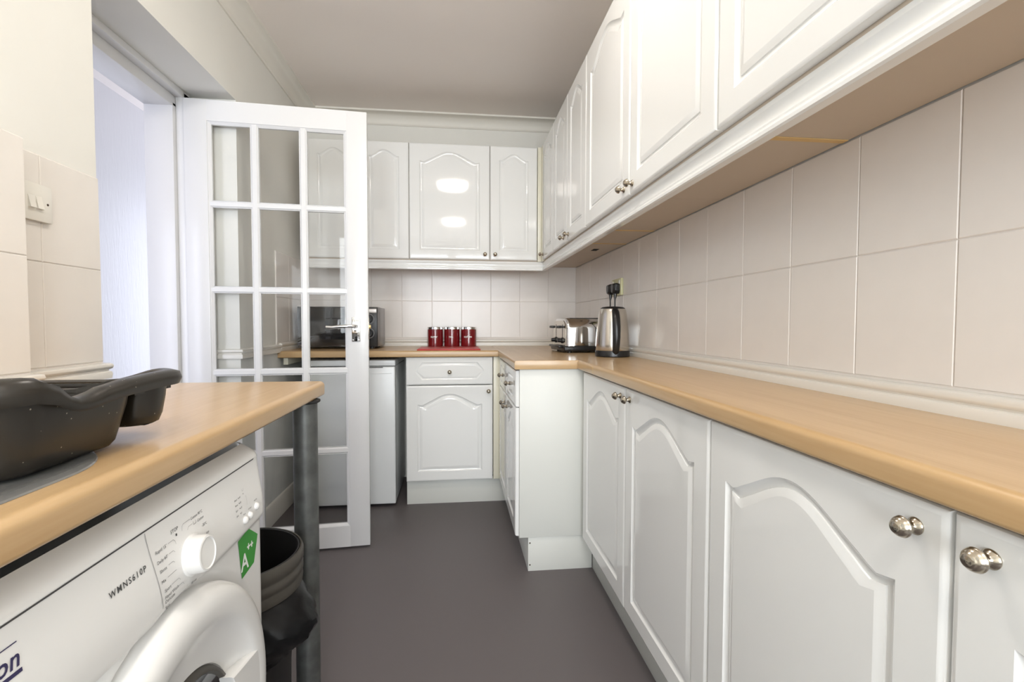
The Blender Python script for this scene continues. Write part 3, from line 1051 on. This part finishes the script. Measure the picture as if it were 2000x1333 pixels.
    wobj('stop_mark', MB().add([(front(0.672 + a, 0.7855 + c) + 0.0006, 0.672 + a, 0.7845 + c) for a, c in ((-0.0016, -0.0016), (0.0016, -0.0016), (0.0016, 0.0016), (-0.0016, 0.0016))], [(0, 1, 2, 3)]), 'seam', t, None)
    for s, z in (("Rapid 15'", 0.7790), ("Daily 60'", 0.7665), ('Shirts', 0.7545), ('Mix', 0.7415), ('Sport', 0.7290), ('Hand Wash', 0.7205), ('Delicate', 0.7150), ('Spin', 0.7075)):
        w_ = len(s) * 0.0028
        letter(s, 0.6260 + (0.004 if z < 0.73 else 0.0) + (0.002 if z < 0.76 else 0), z, S * 0.86)
    for pts in ([(0.652, 0.7815), (0.664, 0.7815), (0.667, 0.7785), (0.668, 0.774)], [(0.651, 0.769), (0.660, 0.769), (0.663, 0.766)],
                [(0.646, 0.757), (0.656, 0.757), (0.659, 0.7545)], [(0.641, 0.744), (0.660, 0.744)], [(0.647, 0.7315), (0.663, 0.7315), (0.666, 0.728)],
                [(0.661, 0.722), (0.671, 0.722), (0.674, 0.718)], [(0.648, 0.7095), (0.678, 0.7095), (0.682, 0.7125)],
                [(0.706, 0.7915), (0.689, 0.7915), (0.686, 0.789), (0.685, 0.784)], [(0.710, 0.7835), (0.700, 0.7835), (0.697, 0.780)]):
        strip('print_line', pts, 0.0005, 'light_print')
    letter('Cotton 90°C', 0.7080, 0.7890, S * 0.8)
    letter('Cotton', 0.7230, 0.7805, S * 0.8)
    strip('print_line', [(0.7125, 0.7855), (0.713, 0.781), (0.7185, 0.781), (0.719, 0.7855)], 0.0006, 'grey_print')
    letter('-30°C', 0.7320, 0.7695, S * 0.75)
    letter('eco', 0.7390, 0.7560, S * 0.75)
    letter('20°', 0.7400, 0.7430, S * 0.75)
    letter('Dark', 0.7390, 0.7290, S * 0.75)
    letter('Wool', 0.7370, 0.7160, S * 0.8)
    letter('Rinse', 0.6920, 0.7070, S * 0.8)
    for i, (a, c) in enumerate((('Wash', "40'"), ('Rinse', "20'"), ('Spin', "10'"), ('End', "0"))):
        z = 0.7675 - 0.0085 * i
        letter(a, 0.8330, z, S * 0.62)
        wobj('print_dot', MB().add([(front(0.8475, z) + 0.0006, 0.8475 + 0.0011 * math.cos(q), z + 0.0016 + 0.0011 * math.sin(q)) for q in [PI / 4 * j for j in range(8)]], [tuple(range(8))]), 'seam', t, None)
        letter(c, 0.8505, z, S * 0.62)
    wobj('print_dot', MB().add([(front(0.867, 0.772) + 0.0006, 0.867 + 0.0011 * math.cos(q), 0.7700 + 0.0011 * math.sin(q)) for q in [PI / 4 * j for j in range(8)]], [tuple(range(8))]), 'seam', t, None)
    strip('print_line', [(0.864, 0.7790), (0.8643, 0.7755), (0.8687, 0.7755), (0.869, 0.7790)], 0.0006, 'light_print')
    strip('print_line', [(0.872, 0.7640), (0.875, 0.7640), (0.875, 0.7480)], 0.0004, 'light_print')
    letter('Temp', 0.8560, 0.7360, S * 0.55)
    letter('On/Start', 0.8760, 0.7380, S * 0.55)
    letter('On/Off', 0.9020, 0.7435, S * 0.55)
    # maker's mark at the left edge: the end of a word over a bar, zigzag above
    letter('ion', 0.4130, 0.7760, 0.0210, 'navy_print', shear=0.25, bold=0.0003)
    strip('logo_bar', [(0.380, 0.7715), (0.4415, 0.7715)], 0.0034, 'navy_print')
    strip('logo_zigzag', [(0.380, 0.7960), (0.4105, 0.7945), (0.4140, 0.7990), (0.4165, 0.7915), (0.4195, 0.8010), (0.4215, 0.7955), (0.4410, 0.7955)], 0.0010, 'navy_print')
    # energy sticker
    pent = [(0.889, 0.7010), (0.927, 0.6750), (0.909, 0.6310), (0.860, 0.6260), (0.847, 0.6960)]
    st = wobj('energy_sticker', MB().add([(front(y, 0.66) + 0.0008, y, z) for y, z in pent], [(0, 1, 2, 3, 4)]), 'sticker_green', t, None)
    for s, y, z, sz in (('A', 0.8560, 0.6390, 0.047), ('++', 0.8800, 0.6640, 0.024)):
        me = text_mesh(s, sz, 'LEFT', 0, 0.0009)
        for v in me.vertices:
            v.co = (front(0.9, 0.66) + 0.0013, y + v.co.x * 0.92, z + v.co.y * 0.85 - v.co.x * 0.10)
        me.materials.append(MATS['sticker_white'])
        o = bpy.data.objects.new('lettering', me)
        COL.objects.link(o)
        o.parent = st
        o.matrix_parent_inverse = pworld(st).inverted() if False else Matrix.Identity(4)
    wobj('label_sticker', MB().box((front(0.93, 0.36) - 0.001, 0.905, 0.20), (front(0.93, 0.36) + 0.0008, 0.945, 0.405)), 'sticker_blue', t, None)

    # ---- porthole door
    D = Matrix.Translation((xf - 0.010, cyd, czd)) @ Matrix.Rotation(PI / 2, 4, 'Y')
    ring = [(0.2480, -0.004), (0.2485, 0.010), (0.2460, 0.020), (0.2400, 0.0280), (0.2300, 0.0325), (0.2180, 0.0338), (0.2060, 0.0330), (0.1985, 0.0315), (0.1950, 0.0290), (0.1750, 0.0190), (0.1500, 0.0135), (0.1400, 0.0125), (0.1370, 0.0080)]
    dr = wobj('porthole_door', MB().lathe(ring, D, 96, False, False), 'appliance_white', t, 30)
    wobj('porthole_seal', MB().lathe([(0.1385, 0.0100), (0.1350, 0.0175), (0.1300, 0.0185), (0.1265, 0.0130)], D, 64, False, False), 'bin_rim', t, 60)
    wobj('porthole_glass', MB().lathe([(0.1280, 0.0140), (0.1180, 0.0040), (0.1000, -0.0120), (0.0700, -0.0300), (0.0300, -0.0400), (0.0010, -0.0410)], D, 64, False, False), 'black_gloss', t, 60)
    # wedge-shaped door handle at the far side of the ring
    hb = MB()
    poly = [(0.770, 0.520), (0.800, 0.514), (0.840, 0.507), (0.868, 0.502), (0.874, 0.470), (0.875, 0.430), (0.870, 0.390), (0.845, 0.383), (0.800, 0.374), (0.772, 0.369), (0.786, 0.400), (0.793, 0.440), (0.788, 0.485)]
    cy_, cz_ = 0.830, 0.442
    lps = []
    for sc, x in ((1.0, -0.366), (1.0, -0.345), (0.985, -0.3415), (0.95, -0.3395)):
        lps.append([(x, cy_ + (y - cy_) * sc, cz_ + (z - cz_) * sc) for y, z in poly])
    hb.loft(lps, True, True, True)
    wobj('door_handle', hb, 'dial_white', t, 40)


build_washer()


# ------------------------------------------------------------------ things on and under the left worktop
def rrect(x0, x1, y0, y1, r, z, n=6, zf=None):
    out = []
    for cx, cy, a in ((x1 - r, y1 - r, 0), (x0 + r, y1 - r, 90), (x0 + r, y0 + r, 180), (x1 - r, y0 + r, 270)):
        for k in range(n + 1):
            t = math.radians(a + 90 * k / n)
            out.append((cx + r * math.cos(t), cy + r * math.sin(t)))
    # subdivide the straight sides so that the rim can wave
    pts = []
    m = len(out)
    for i in range(m):
        p, q = out[i], out[(i + 1) % m]
        L = math.hypot(q[0] - p[0], q[1] - p[1])
        k = 16 if L > 0.05 else 1
        for j in range(k):
            pts.append((p[0] + (q[0] - p[0]) * j / k, p[1] + (q[1] - p[1]) * j / k))
    return [(x, y, zf(x, y, z) if zf else z) for x, y in pts]


def build_left_things():
    # inset sink edge
    t = thing('sink_drainer', (-0.6, 0.2, ZT), 'flat grey metal sink edge let into the left worktop under the bowl', 'sink')
    lp = []
    X0, X1, Y0, Y1 = -0.83, -0.385, -0.15, 0.665
    for ins, z in ((0.0, ZT + 0.0003), (0.001, ZT + 0.0022), (0.004, ZT + 0.0032), (0.020, ZT + 0.0030), (0.026, ZT + 0.0016), (0.034, ZT + 0.0014)):
        lp.append(rrect(X0 + ins, X1 - ins, Y0 + ins, Y1 - ins, 0.135 - ins, z, 14))
    wobj('rim', MB().loft(lp, True, True, True), 'sink_grey', t, 30)
    for k in range(8):
        xx = -0.77 + 0.044 * k
        wobj('drainer_rib', MB().rbox((xx, -0.05, ZT + 0.0012), (xx + 0.012, 0.44, ZT + 0.0030), 0.0008), 'sink_grey', t)

    # washing-up bowl: main basin plus a side compartment sharing one waved flange
    t = thing('washing_up_bowl', (-0.58, 0.61, ZT), 'dark grey plastic washing-up bowl with a wavy rim on the left worktop', 'bowl')
    zb = ZT + 0.0052
    zr = 0.993

    def wave(x, y, z):
        f = max(0.0, min(1.0, (z - zb) / (zr - zb)))
        ks = ((0.47, 0.010), (0.485, 0.014), (0.503, 0.014), (0.520, 0.008), (0.540, -0.006), (0.556, -0.013), (0.570, -0.012), (0.600, -0.006), (0.640, -0.002), (0.70, 0.0), (0.80, 0.0))
        lift = 0.0
        for (ya, la), (yb_, lb) in zip(ks[:-1], ks[1:]):
            if ya <= y <= yb_:
                u = (y - ya) / (yb_ - ya)
                lift = la + (lb - la) * u * u * (3 - 2 * u)
        u = max(0.0, min(1.0, (-0.42 - x) / 0.07))
        u = u * u * (3 - 2 * u)
        return z + f * f * (lift * (1 - u) - 0.016 * u)
    lp = []
    for x1, yy0, yy1, r, z in ((-0.432, 0.512, 0.652, 0.02, zb), (-0.420, 0.500, 0.664, 0.028, zb), (-0.414, 0.494, 0.668, 0.034, zb + 0.006), (-0.411, 0.491, 0.671, 0.036, zb + 0.018),
                               (-0.404, 0.484, 0.676, 0.036, 0.96), (-0.400, 0.480, 0.679, 0.036, zr - 0.003)):
        lp.append(rrect(-0.78 - (z - zb) * 0.15, x1, yy0, yy1, r, z, 6, wave))
    for x1, yy0, yy1, z in ((-0.406, 0.486, 0.673, zr - 0.003), (-0.412, 0.494, 0.666, zb + 0.025), (-0.425, 0.505, 0.655, zb + 0.004)):
        lp.append(rrect(-0.785 + (0.006 if z > 0.95 else 0.01), x1, yy0, yy1, 0.030, z, 6, wave))
    wobj('basin', MB().loft(lp, True, True, True), 'bowl_plastic', t, 50)
    lp = []
    for d, z in ((0.012, zb + 0.012), (0.003, zb + 0.016), (0.0, zb + 0.026), (-0.003, 0.96), (-0.005, zr - 0.003)):
        lp.append(rrect(-0.79, -0.404 - d, 0.688 + d * 0.6, 0.742 - d, 0.025, z, 6, wave))
    for d, z in ((0.001, zr - 0.003), (0.006, zb + 0.03)):
        lp.append(rrect(-0.785, -0.404 - d, 0.690 + d * 0.6, 0.742 - d, 0.022, z, 6, wave))
    wobj('side_compartment', MB().loft(lp, True, True, True), 'bowl_plastic', t, 50)
    # flange
    lp = []
    for o_, z in ((-0.004, zr - 0.0045), (0.006, zr - 0.0160), (0.0125, zr - 0.0180), (0.0155, zr - 0.010), (0.0135, zr - 0.0015), (0.005, zr + 0.0018), (-0.003, zr + 0.0018), (-0.0075, zr - 0.001), (-0.004, zr - 0.0045)):
        lp.append(rrect(-0.805 - o_, -0.400 + o_, 0.480 - o_, 0.756 + o_, 0.038 + o_ * 0.5, z, 8, wave))
    wobj('rim', MB().loft(lp, True, False, False), 'bowl_plastic', t, 60)
    # web between the basin and the compartment, just under the rim
    wobj('web', MB().box((-0.79, 0.672, zr - 0.026), (-0.408, 0.694, zr - 0.021)).box((-0.79, 0.738, zr - 0.026), (-0.408, 0.752, zr - 0.021)), 'bowl_plastic', t)

    # bin
    bx, by = -0.484, 1.110
    t = thing('waste_bin', (bx, by, 0), 'round black plastic bin between the washing machine and the worktop leg', 'bin')
    Mt = Matrix.Translation((bx, by, 0))
    wobj('tub', MB().lathe([(0.001, 0.004), (0.100, 0.0), (0.108, 0.006), (0.113, 0.30), (0.126, 0.50), (0.1335, 0.5565), (0.1300, 0.5565), (0.122, 0.50), (0.108, 0.30), (0.100, 0.02), (0.001, 0.018)], Mt, 48, False, False), 'bin_black', t)
    wobj('collar', MB().lathe([(0.130, 0.478), (0.1385, 0.480), (0.1400, 0.490), (0.1375, 0.500), (0.1375, 0.504), (0.1405, 0.508), (0.1405, 0.520), (0.1380, 0.524), (0.1380, 0.528), (0.1415, 0.533), (0.1415, 0.550), (0.1385, 0.557), (0.1350, 0.557)], Mt, 64, False, False), 'bin_rim', t, 40)
    b = MB()
    lps = []
    random.seed(11)
    ph = [random.uniform(0, 6.28) for _ in range(8)]
    for i in range(15):
        u = i / 14
        z = 0.482 - 0.150 * u
        lp_ = []
        for k in range(96):
            a = 2 * PI * k / 96
            puff = 0.048 * math.exp(-(((a + 0.30 + PI) % (2 * PI) - PI) / 0.50) ** 2) * math.sin(PI * min(1, u * 1.25)) ** 0.8
            r = 0.131 + 0.006 * math.sin(PI * u) + puff
            cr_ = 0.006 * abs(math.sin(4.5 * a + 5 * u + ph[0])) + 0.006 * abs(math.sin(8 * a - 9 * u + ph[1])) + 0.004 * abs(math.sin(13 * a + 12 * u + ph[2])) - 0.008
            r += cr_ * min(1.0, u * 4)
            if u > 0.86:
                r -= (u - 0.86) * 0.16
            lp_.append((bx + r * math.cos(a), by + r * math.sin(a), z + 0.006 * math.sin(5 * a + ph[4]) * u - 0.10 * puff))
        lps.append(lp_)
    b.loft(lps)
    lin = wobj('bin_liner', b, 'black_bag', t, 25)
    lin['label'] = 'crumpled black bag folded over the outside'


def wobj_top(name, mb, m, smooth=25):
    return obj(name, mb, m, None, smooth)


build_left_things()


# ------------------------------------------------------------------ fridge, microwave, canisters, mat
def build_back_things():
    t = thing('fridge', (-0.59, 3.1, 0), 'white under-counter fridge beneath the back worktop, half behind the glazed door', 'fridge')
    x0, x1 = -0.845, -0.348
    wobj('body', MB().rbox((x0, 2.905, 0.022), (x1, 3.375, 0.812), 0.004), 'fridge_white', t)
    d = wobj('door', MB().rbox((x0, 2.846, 0.018), (x1, 2.902, 0.812), 0.007, 3), 'fridge_white', t)
    wobj('handle_groove', MB().box((x0 + 0.02, 2.8455, 0.8055), (-0.415, 2.8475, 0.8105)), 'seam', t)
    wobj('badge_line', MB().rbox((x0 + 0.03, 2.8445, 0.772), (x1 - 0.02, 2.8465, 0.776), 0.0006), 'fridge_white', t)
    wobj('lid', MB().rbox((x0 - 0.002, 2.848, 0.816), (x1 + 0.002, 3.378, 0.850), 0.006, 3), 'fridge_white', t)
    for fx in (x0 + 0.05, x1 - 0.05):
        for fy in (2.93, 3.33):
            wobj('foot', MB().lathe([(0.018, 0.0), (0.018, 0.02), (0.012, 0.024)], Matrix.Translation((fx, fy, 0)), 12), 'black_plastic', t)

    t = thing('microwave', (-0.70, 3.19, ZT), 'black microwave oven on the back worktop, mostly behind the glazed door', 'microwave')
    x0, x1, y0, y1, z0, z1 = -0.935, -0.470, 3.022, 3.325, 0.918, 1.158
    wobj('body', MB().rbox((x0, y0 + 0.014, z0), (x1, y1, z1), 0.004), 'mw_side', t)
    wobj('front_frame', MB().rbox((x0, y0, z0), (x1, y0 + 0.0138, z1), 0.003), 'black_plastic', t)
    dd = wobj('door', MB().rbox((x0 + 0.004, y0 - 0.006, z0 + 0.006), (x1 - 0.112, y0 + 0.001, z1 - 0.006), 0.003), 'black_gloss', t)
    pp = wobj('control_panel', MB().rbox((x1 - 0.108, y0 - 0.004, z0 + 0.006), (x1 - 0.003, y0 + 0.001, z1 - 0.006), 0.002), 'black_plastic', t)
    wobj('badge_plate', MB().rbox((x1 - 0.104, y0 - 0.0055, z1 - 0.036), (x1 - 0.006, y0 - 0.003, z1 - 0.012), 0.0008), 'mw_strip', t)
    for cz in (1.085, 1.000):
        Mk = Matrix.Translation((x1 - 0.050, y0 - 0.004, cz)) @ Matrix.Rotation(PI / 2, 4, 'X')
        wobj('dial_ring', MB().lathe([(0.0310, 0.0), (0.0310, 0.0012), (0.0285, 0.0012), (0.0285, 0.0)], Mk, 40, False, False), 'light_print', t)
        wobj('dial', MB().lathe([(0.022, 0.0), (0.021, 0.012), (0.019, 0.014), (0.001, 0.014)], Mk, 32), 'black_plastic', t)
    for fx in (x0 + 0.04, x1 - 0.04):
        for fy in (y0 + 0.04, y1 - 0.04):
            wobj('foot', MB().lathe([(0.012, ZT + 0.0005), (0.012, z0 + 0.002)], Matrix.Translation((fx, fy, 0)), 12), 'black_plastic', t)
    wobj('side_vent', MB().box((x1 - 0.0005, y0 + 0.06, z0 + 0.03), (x1 + 0.0005, y0 + 0.064, z1 - 0.03)).box((x1 - 0.0005, y0 + 0.09, z0 + 0.03), (x1 + 0.0005, y0 + 0.092, z1 - 0.03)), 'black_plastic', t)

    # canisters
    for cx, word in ((-0.139, 'sugar'), (-0.028, 'tea'), (0.084, 'coffee')):
        cy, r = 3.312, 0.0515
        t = thing('canister', (cx, cy, ZT), 'dark red storage canister with white lettering reading %s' % word, 'canister', 0, 'red storage canisters')
        Mt = Matrix.Translation((0, 0, 0))
        obj('body', MB().lathe([(r - 0.003, 0.0006), (r, 0.003), (r, 0.113), (r - 0.0015, 0.1145)], Mt, 48), 'red_can', t)
        l_ = obj('lid', MB().lathe([(r - 0.0005, 0.1148), (r + 0.0006, 0.116), (r + 0.0006, 0.1290), (r - 0.002, 0.1315), (r - 0.012, 0.1325), (0.001, 0.1330)], Mt, 48), 'chrome', t)
        me = text_mesh(word, 0.022, 'CENTER', 0.0, 0.0004)
        for v in me.vertices:
            a = v.co.x / r - 0.12
            zz = v.co.y + 0.060
            v.co = ((r + 0.0006) * math.sin(a), -(r + 0.0006) * math.cos(a), zz)
        me.materials.append(MATS['sticker_white'])
        obj('lettering', me, None, t)
    tag(obj('worktop_saver', MB().rbox((-0.222, 2.815, ZT + 0.0004), (0.140, 3.165, ZT + 0.0065), 0.002), 'red_mat'), 'flat red glass worktop saver lying in front of the canisters', 'board')


build_back_things()


# ------------------------------------------------------------------ kettle, toaster, socket, plugs, switch
def build_corner_things():
    kx, ky = 0.733, 2.238
    t = thing('kettle', (kx, ky, ZT), 'brushed steel electric kettle with black handle and base beside the toaster', 'kettle')
    Mt = Matrix.Identity(4)
    obj('base', MB().lathe([(0.078, 0.0005), (0.0805, 0.004), (0.0805, 0.024), (0.079, 0.029), (0.05, 0.029)], Mt, 56), 'black_plastic', t)
    obj('body', MB().lathe([(0.0775, 0.0295), (0.0790, 0.034), (0.0785, 0.060), (0.0755, 0.110), (0.0705, 0.160), (0.0650, 0.200), (0.0610, 0.218), (0.0575, 0.224)], Mt, 64), 'steel', t, 50)
    obj('lid', MB().lathe([(0.0572, 0.2243), (0.0555, 0.2285), (0.0480, 0.2325), (0.030, 0.2350), (0.001, 0.2358)], Mt, 48), 'black_plastic', t, 50)
    # handle towards the camera, a little to the right
    a = math.radians(-97)
    ca, sa = math.cos(a), math.sin(a)

    def hp(out, z, w):
        return [((out + dd) * ca - ww * sa, (out + dd) * sa + ww * ca, z) for dd, ww in ((0.0, -w), (0.007, -w * 0.9), (0.013, -w * 0.5), (0.015, 0), (0.013, w * 0.5), (0.007, w * 0.9), (0.0, w), (-0.006, w * 0.7), (-0.006, -w * 0.7))]
    lps = [hp(o_, z, w) for o_, z, w in ((0.066, 0.014, 0.010), (0.079, 0.026, 0.015), (0.088, 0.055, 0.017), (0.093, 0.095, 0.018), (0.091, 0.140, 0.0185), (0.083, 0.180, 0.018), (0.070, 0.208, 0.017), (0.052, 0.222, 0.014), (0.038, 0.228, 0.010))]
    obj('handle', MB().loft(lps, True, True, True), 'black_plastic', t, 50)
    # spout at the back
    b = -a * 0 + math.radians(92)
    cb, sb = math.cos(b), math.sin(b)
    lps = []
    for o_, z, w in ((0.060, 0.150, 0.008), (0.072, 0.175, 0.016), (0.078, 0.200, 0.019), (0.079, 0.216, 0.018)):
        lps.append([((o_ + dd) * cb - ww * sb, (o_ + dd) * sb + ww * cb, z) for dd, ww in ((-0.02, -w), (0.0, -w * 0.6), (0.006, 0), (0.0, w * 0.6), (-0.02, w))])
    obj('spout', MB().loft(lps, True, True, True), 'steel', t, 50)

    # four-slice toaster
    t = thing('toaster', (0.684, 2.660, ZT), 'polished steel toaster with black base and levers in the far corner', 'toaster', math.radians(4))
    L, D = 0.236, 0.262          # x extent, y extent
    H0, H1 = 0.034, 0.184
    # base skirt
    obj('base', MB().rbox((-L / 2 - 0.012, -D / 2 - 0.008, 0.008), (L / 2 + 0.004, D / 2 + 0.008, 0.036), 0.007, 3), 'black_plastic', t)
    for sx in (-1, 1):
        for sy in (-1, 1):
            obj('foot', MB().lathe([(0.012, 0.0005), (0.012, 0.010)], Matrix.Translation((sx * 0.09, sy * 0.10, 0)), 14), 'black_plastic', t)

    def arch(ins, x):
        """rounded-shoulder section in the y-z plane"""
        h, w, r = H1 - ins, D / 2 - ins, 0.055
        p = [(-w, H0)]
        for k in range(13):
            q = PI - PI / 2 * k / 12
            p.append((-w + r + r * math.cos(q), h - r + r * math.sin(q)))
        for k in range(13):
            q = PI / 2 - PI / 2 * k / 12
            p.append((w - r + r * math.cos(q), h - r + r * math.sin(q)))
        p.append((w, H0))
        return [(x, y, z) for y, z in p]
    body = MB().loft([arch(0.010, -L / 2 + 0.004), arch(0.003, -L / 2 + 0.008), arch(0.0, -L / 2 + 0.016), arch(0.0, L / 2 - 0.016), arch(0.003, L / 2 - 0.006), arch(0.012, L / 2)], True, True, True)
    obj('body', body, 'chrome', t, 40)
    obj('end_plate', MB().loft([arch(0.013, -L / 2 + 0.0035), arch(0.013, -L / 2 - 0.001)], True, True, True), 'steel', t, 40)
    for sy in (-0.062, 0.062):
        for k in (-0.018, 0.018):
            obj('slot', MB().rbox((-0.085, sy + k - 0.010, H1 - 0.004), (0.085, sy + k + 0.010, H1 + 0.0012), 0.001), 'dark_void', t)
        obj('lever_slot', MB().box((-L / 2 - 0.0016, sy - 0.003, 0.07), (-L / 2 - 0.0008, sy + 0.003, 0.15)), 'dark_void', t)
        obj('lever', MB().rbox((-L / 2 - 0.036, sy - 0.022, 0.130), (-L / 2 - 0.012, sy + 0.022, 0.143), 0.004, 3).rbox((-L / 2 - 0.014, sy - 0.004, 0.132), (-L / 2 - 0.001, sy + 0.004, 0.141), 0.001), 'black_plastic', t)
        obj('control_knob', MB().lathe([(0.016, 0.0), (0.016, 0.005), (0.011, 0.008), (0.010, 0.026), (0.008, 0.028)], Matrix.Translation((-L / 2 - 0.001, sy, 0.064)) @ Matrix.Rotation(-PI / 2, 4, 'Y'), 24), 'black_plastic', t)
    obj('crumb_tray', MB().rbox((-L / 2 - 0.032, -0.10, 0.026), (-L / 2 - 0.010, 0.10, 0.038), 0.003), 'black_plastic', t)

    # socket and plugs on the right wall
    t = thing('double_socket', (XR, 2.466, 1.205), 'cream double socket on the tiles above the kettle', 'socket')
    wobj('face_plate', MB().rbox((XR - 0.020, 2.393, 1.205), (XR - 0.0065, 2.539, 1.291), 0.003), 'socket_plastic', t)
    for y in (2.415, 2.517):
        wobj('rocker', MB().rbox((XR - 0.0235, y - 0.007, 1.262), (XR - 0.0195, y + 0.007, 1.282), 0.001), 'white_plastic', t)
    for y, lab, ye in ((2.428, 'black plug in the near half of the double socket', 2.32), (2.504, 'black plug in the far half of the double socket', 2.44)):
        p = thing('plug', (XR - 0.02, y, 1.24), lab, 'plug', 0, 'black plugs above the kettle')
        lps = []
        for x, hw, z0, z1 in ((XR - 0.0206, 0.022, 1.213, 1.262), (XR - 0.036, 0.024, 1.211, 1.266), (XR - 0.046, 0.023, 1.213, 1.265), (XR - 0.056, 0.017, 1.219, 1.258)):
            lps.append([(x, y - hw * 0.55, z0), (x, y + hw * 0.55, z0), (x, y + hw, z0 + 0.016), (x, y + hw, z1 - 0.006), (x, y + hw * 0.8, z1), (x, y - hw * 0.8, z1), (x, y - hw, z1 - 0.006), (x, y - hw, z0 + 0.016)])
        wobj('body', MB().loft(lps, True, True, True), 'black_plastic', p, 25)
        wobj('cable_grip', MB().tube([(XR - 0.037, y, 1.216), (XR - 0.038, y - 0.002, 1.196), (XR - 0.040, y - 0.004, 1.182)], [0.0095, 0.007, 0.004], 10), 'black_plastic', p)
        z_e = ZT + 0.006
        pts = [(XR - 0.040, y - 0.004, 1.184), (XR - 0.041, y - 0.008, 1.12), (XR - 0.043, y - 0.004, 1.04), (XR - 0.041, y + 0.004, 0.97), (XR - 0.040, y + 0.006, 0.925), (XR - 0.046, ye + 0.02, z_e), (XR - 0.055, ye, z_e)]
        wobj('cable', MB().tube(pts, 0.0036, 8), 'black_plastic', p)

    # light switch
    t = thing('light_switch', (XL, 1.25, 1.293), 'white double rocker light switch on the tiles left of the doorway', 'light switch')
    xs = XL + 0.0065
    y0, y1, z0, z1 = 1.212, 1.298, 1.295, 1.381
    wobj('face_plate', MB().rbox((xs, y0, z0), (xs + 0.010, y1, z1), 0.002), 'white_plastic', t)
    for y in (1.2295, 1.2505):
        b = MB()
        b.add([(xs + 0.010, y, 1.322), (xs + 0.010, y + 0.0165, 1.322), (xs + 0.010, y + 0.0165, 1.352), (xs + 0.010, y, 1.352),
               (xs + 0.0165, y, 1.323), (xs + 0.0165, y + 0.0165, 1.323), (xs + 0.0105, y + 0.0165, 1.351), (xs + 0.0105, y, 1.351)],
              [(0, 3, 2, 1), (4, 5, 6, 7), (0, 1, 5, 4), (1, 2, 6, 5), (2, 3, 7, 6), (3, 0, 4, 7)])
        wobj('rocker', b, 'white_plastic', t, None)
    Mk = Matrix.Translation((xs + 0.0098, 1.284, 1.338)) @ Matrix.Rotation(PI / 2, 4, 'Y')
    wobj('screw', MB().lathe([(0.0030, 0.0), (0.0026, 0.001), (0.0006, 0.0013)], Mk, 12), 'screw_dark', t)


build_corner_things()


# ------------------------------------------------------------------ ceiling lights
def build_lights():
    for y, lab in ((1.22, 'round opal ceiling light over the middle of the kitchen'), (-0.52, 'round opal ceiling light over the near end of the kitchen')):
        t = thing('ceiling_light', (-0.03, y, ZC), lab, 'ceiling light', 0, 'round ceiling lights')
        obj('base_ring', MB().lathe([(0.136, 0.0), (0.140, -0.002), (0.140, -0.009), (0.136, -0.011)], None, 48), 'white_plastic', t)
        pr = [(0.138, -0.010), (0.146, -0.012)] + [(0.118 + 0.030 * math.cos(PI / 2 * k / 8), -0.034 - 0.024 * math.sin(PI / 2 * k / 8)) for k in range(0, 9)] + [(0.06, -0.063), (0.002, -0.065)]
        obj('diffuser', MB().lathe(pr, None, 48, False, True), 'lit_opal', t, 60)


build_lights()
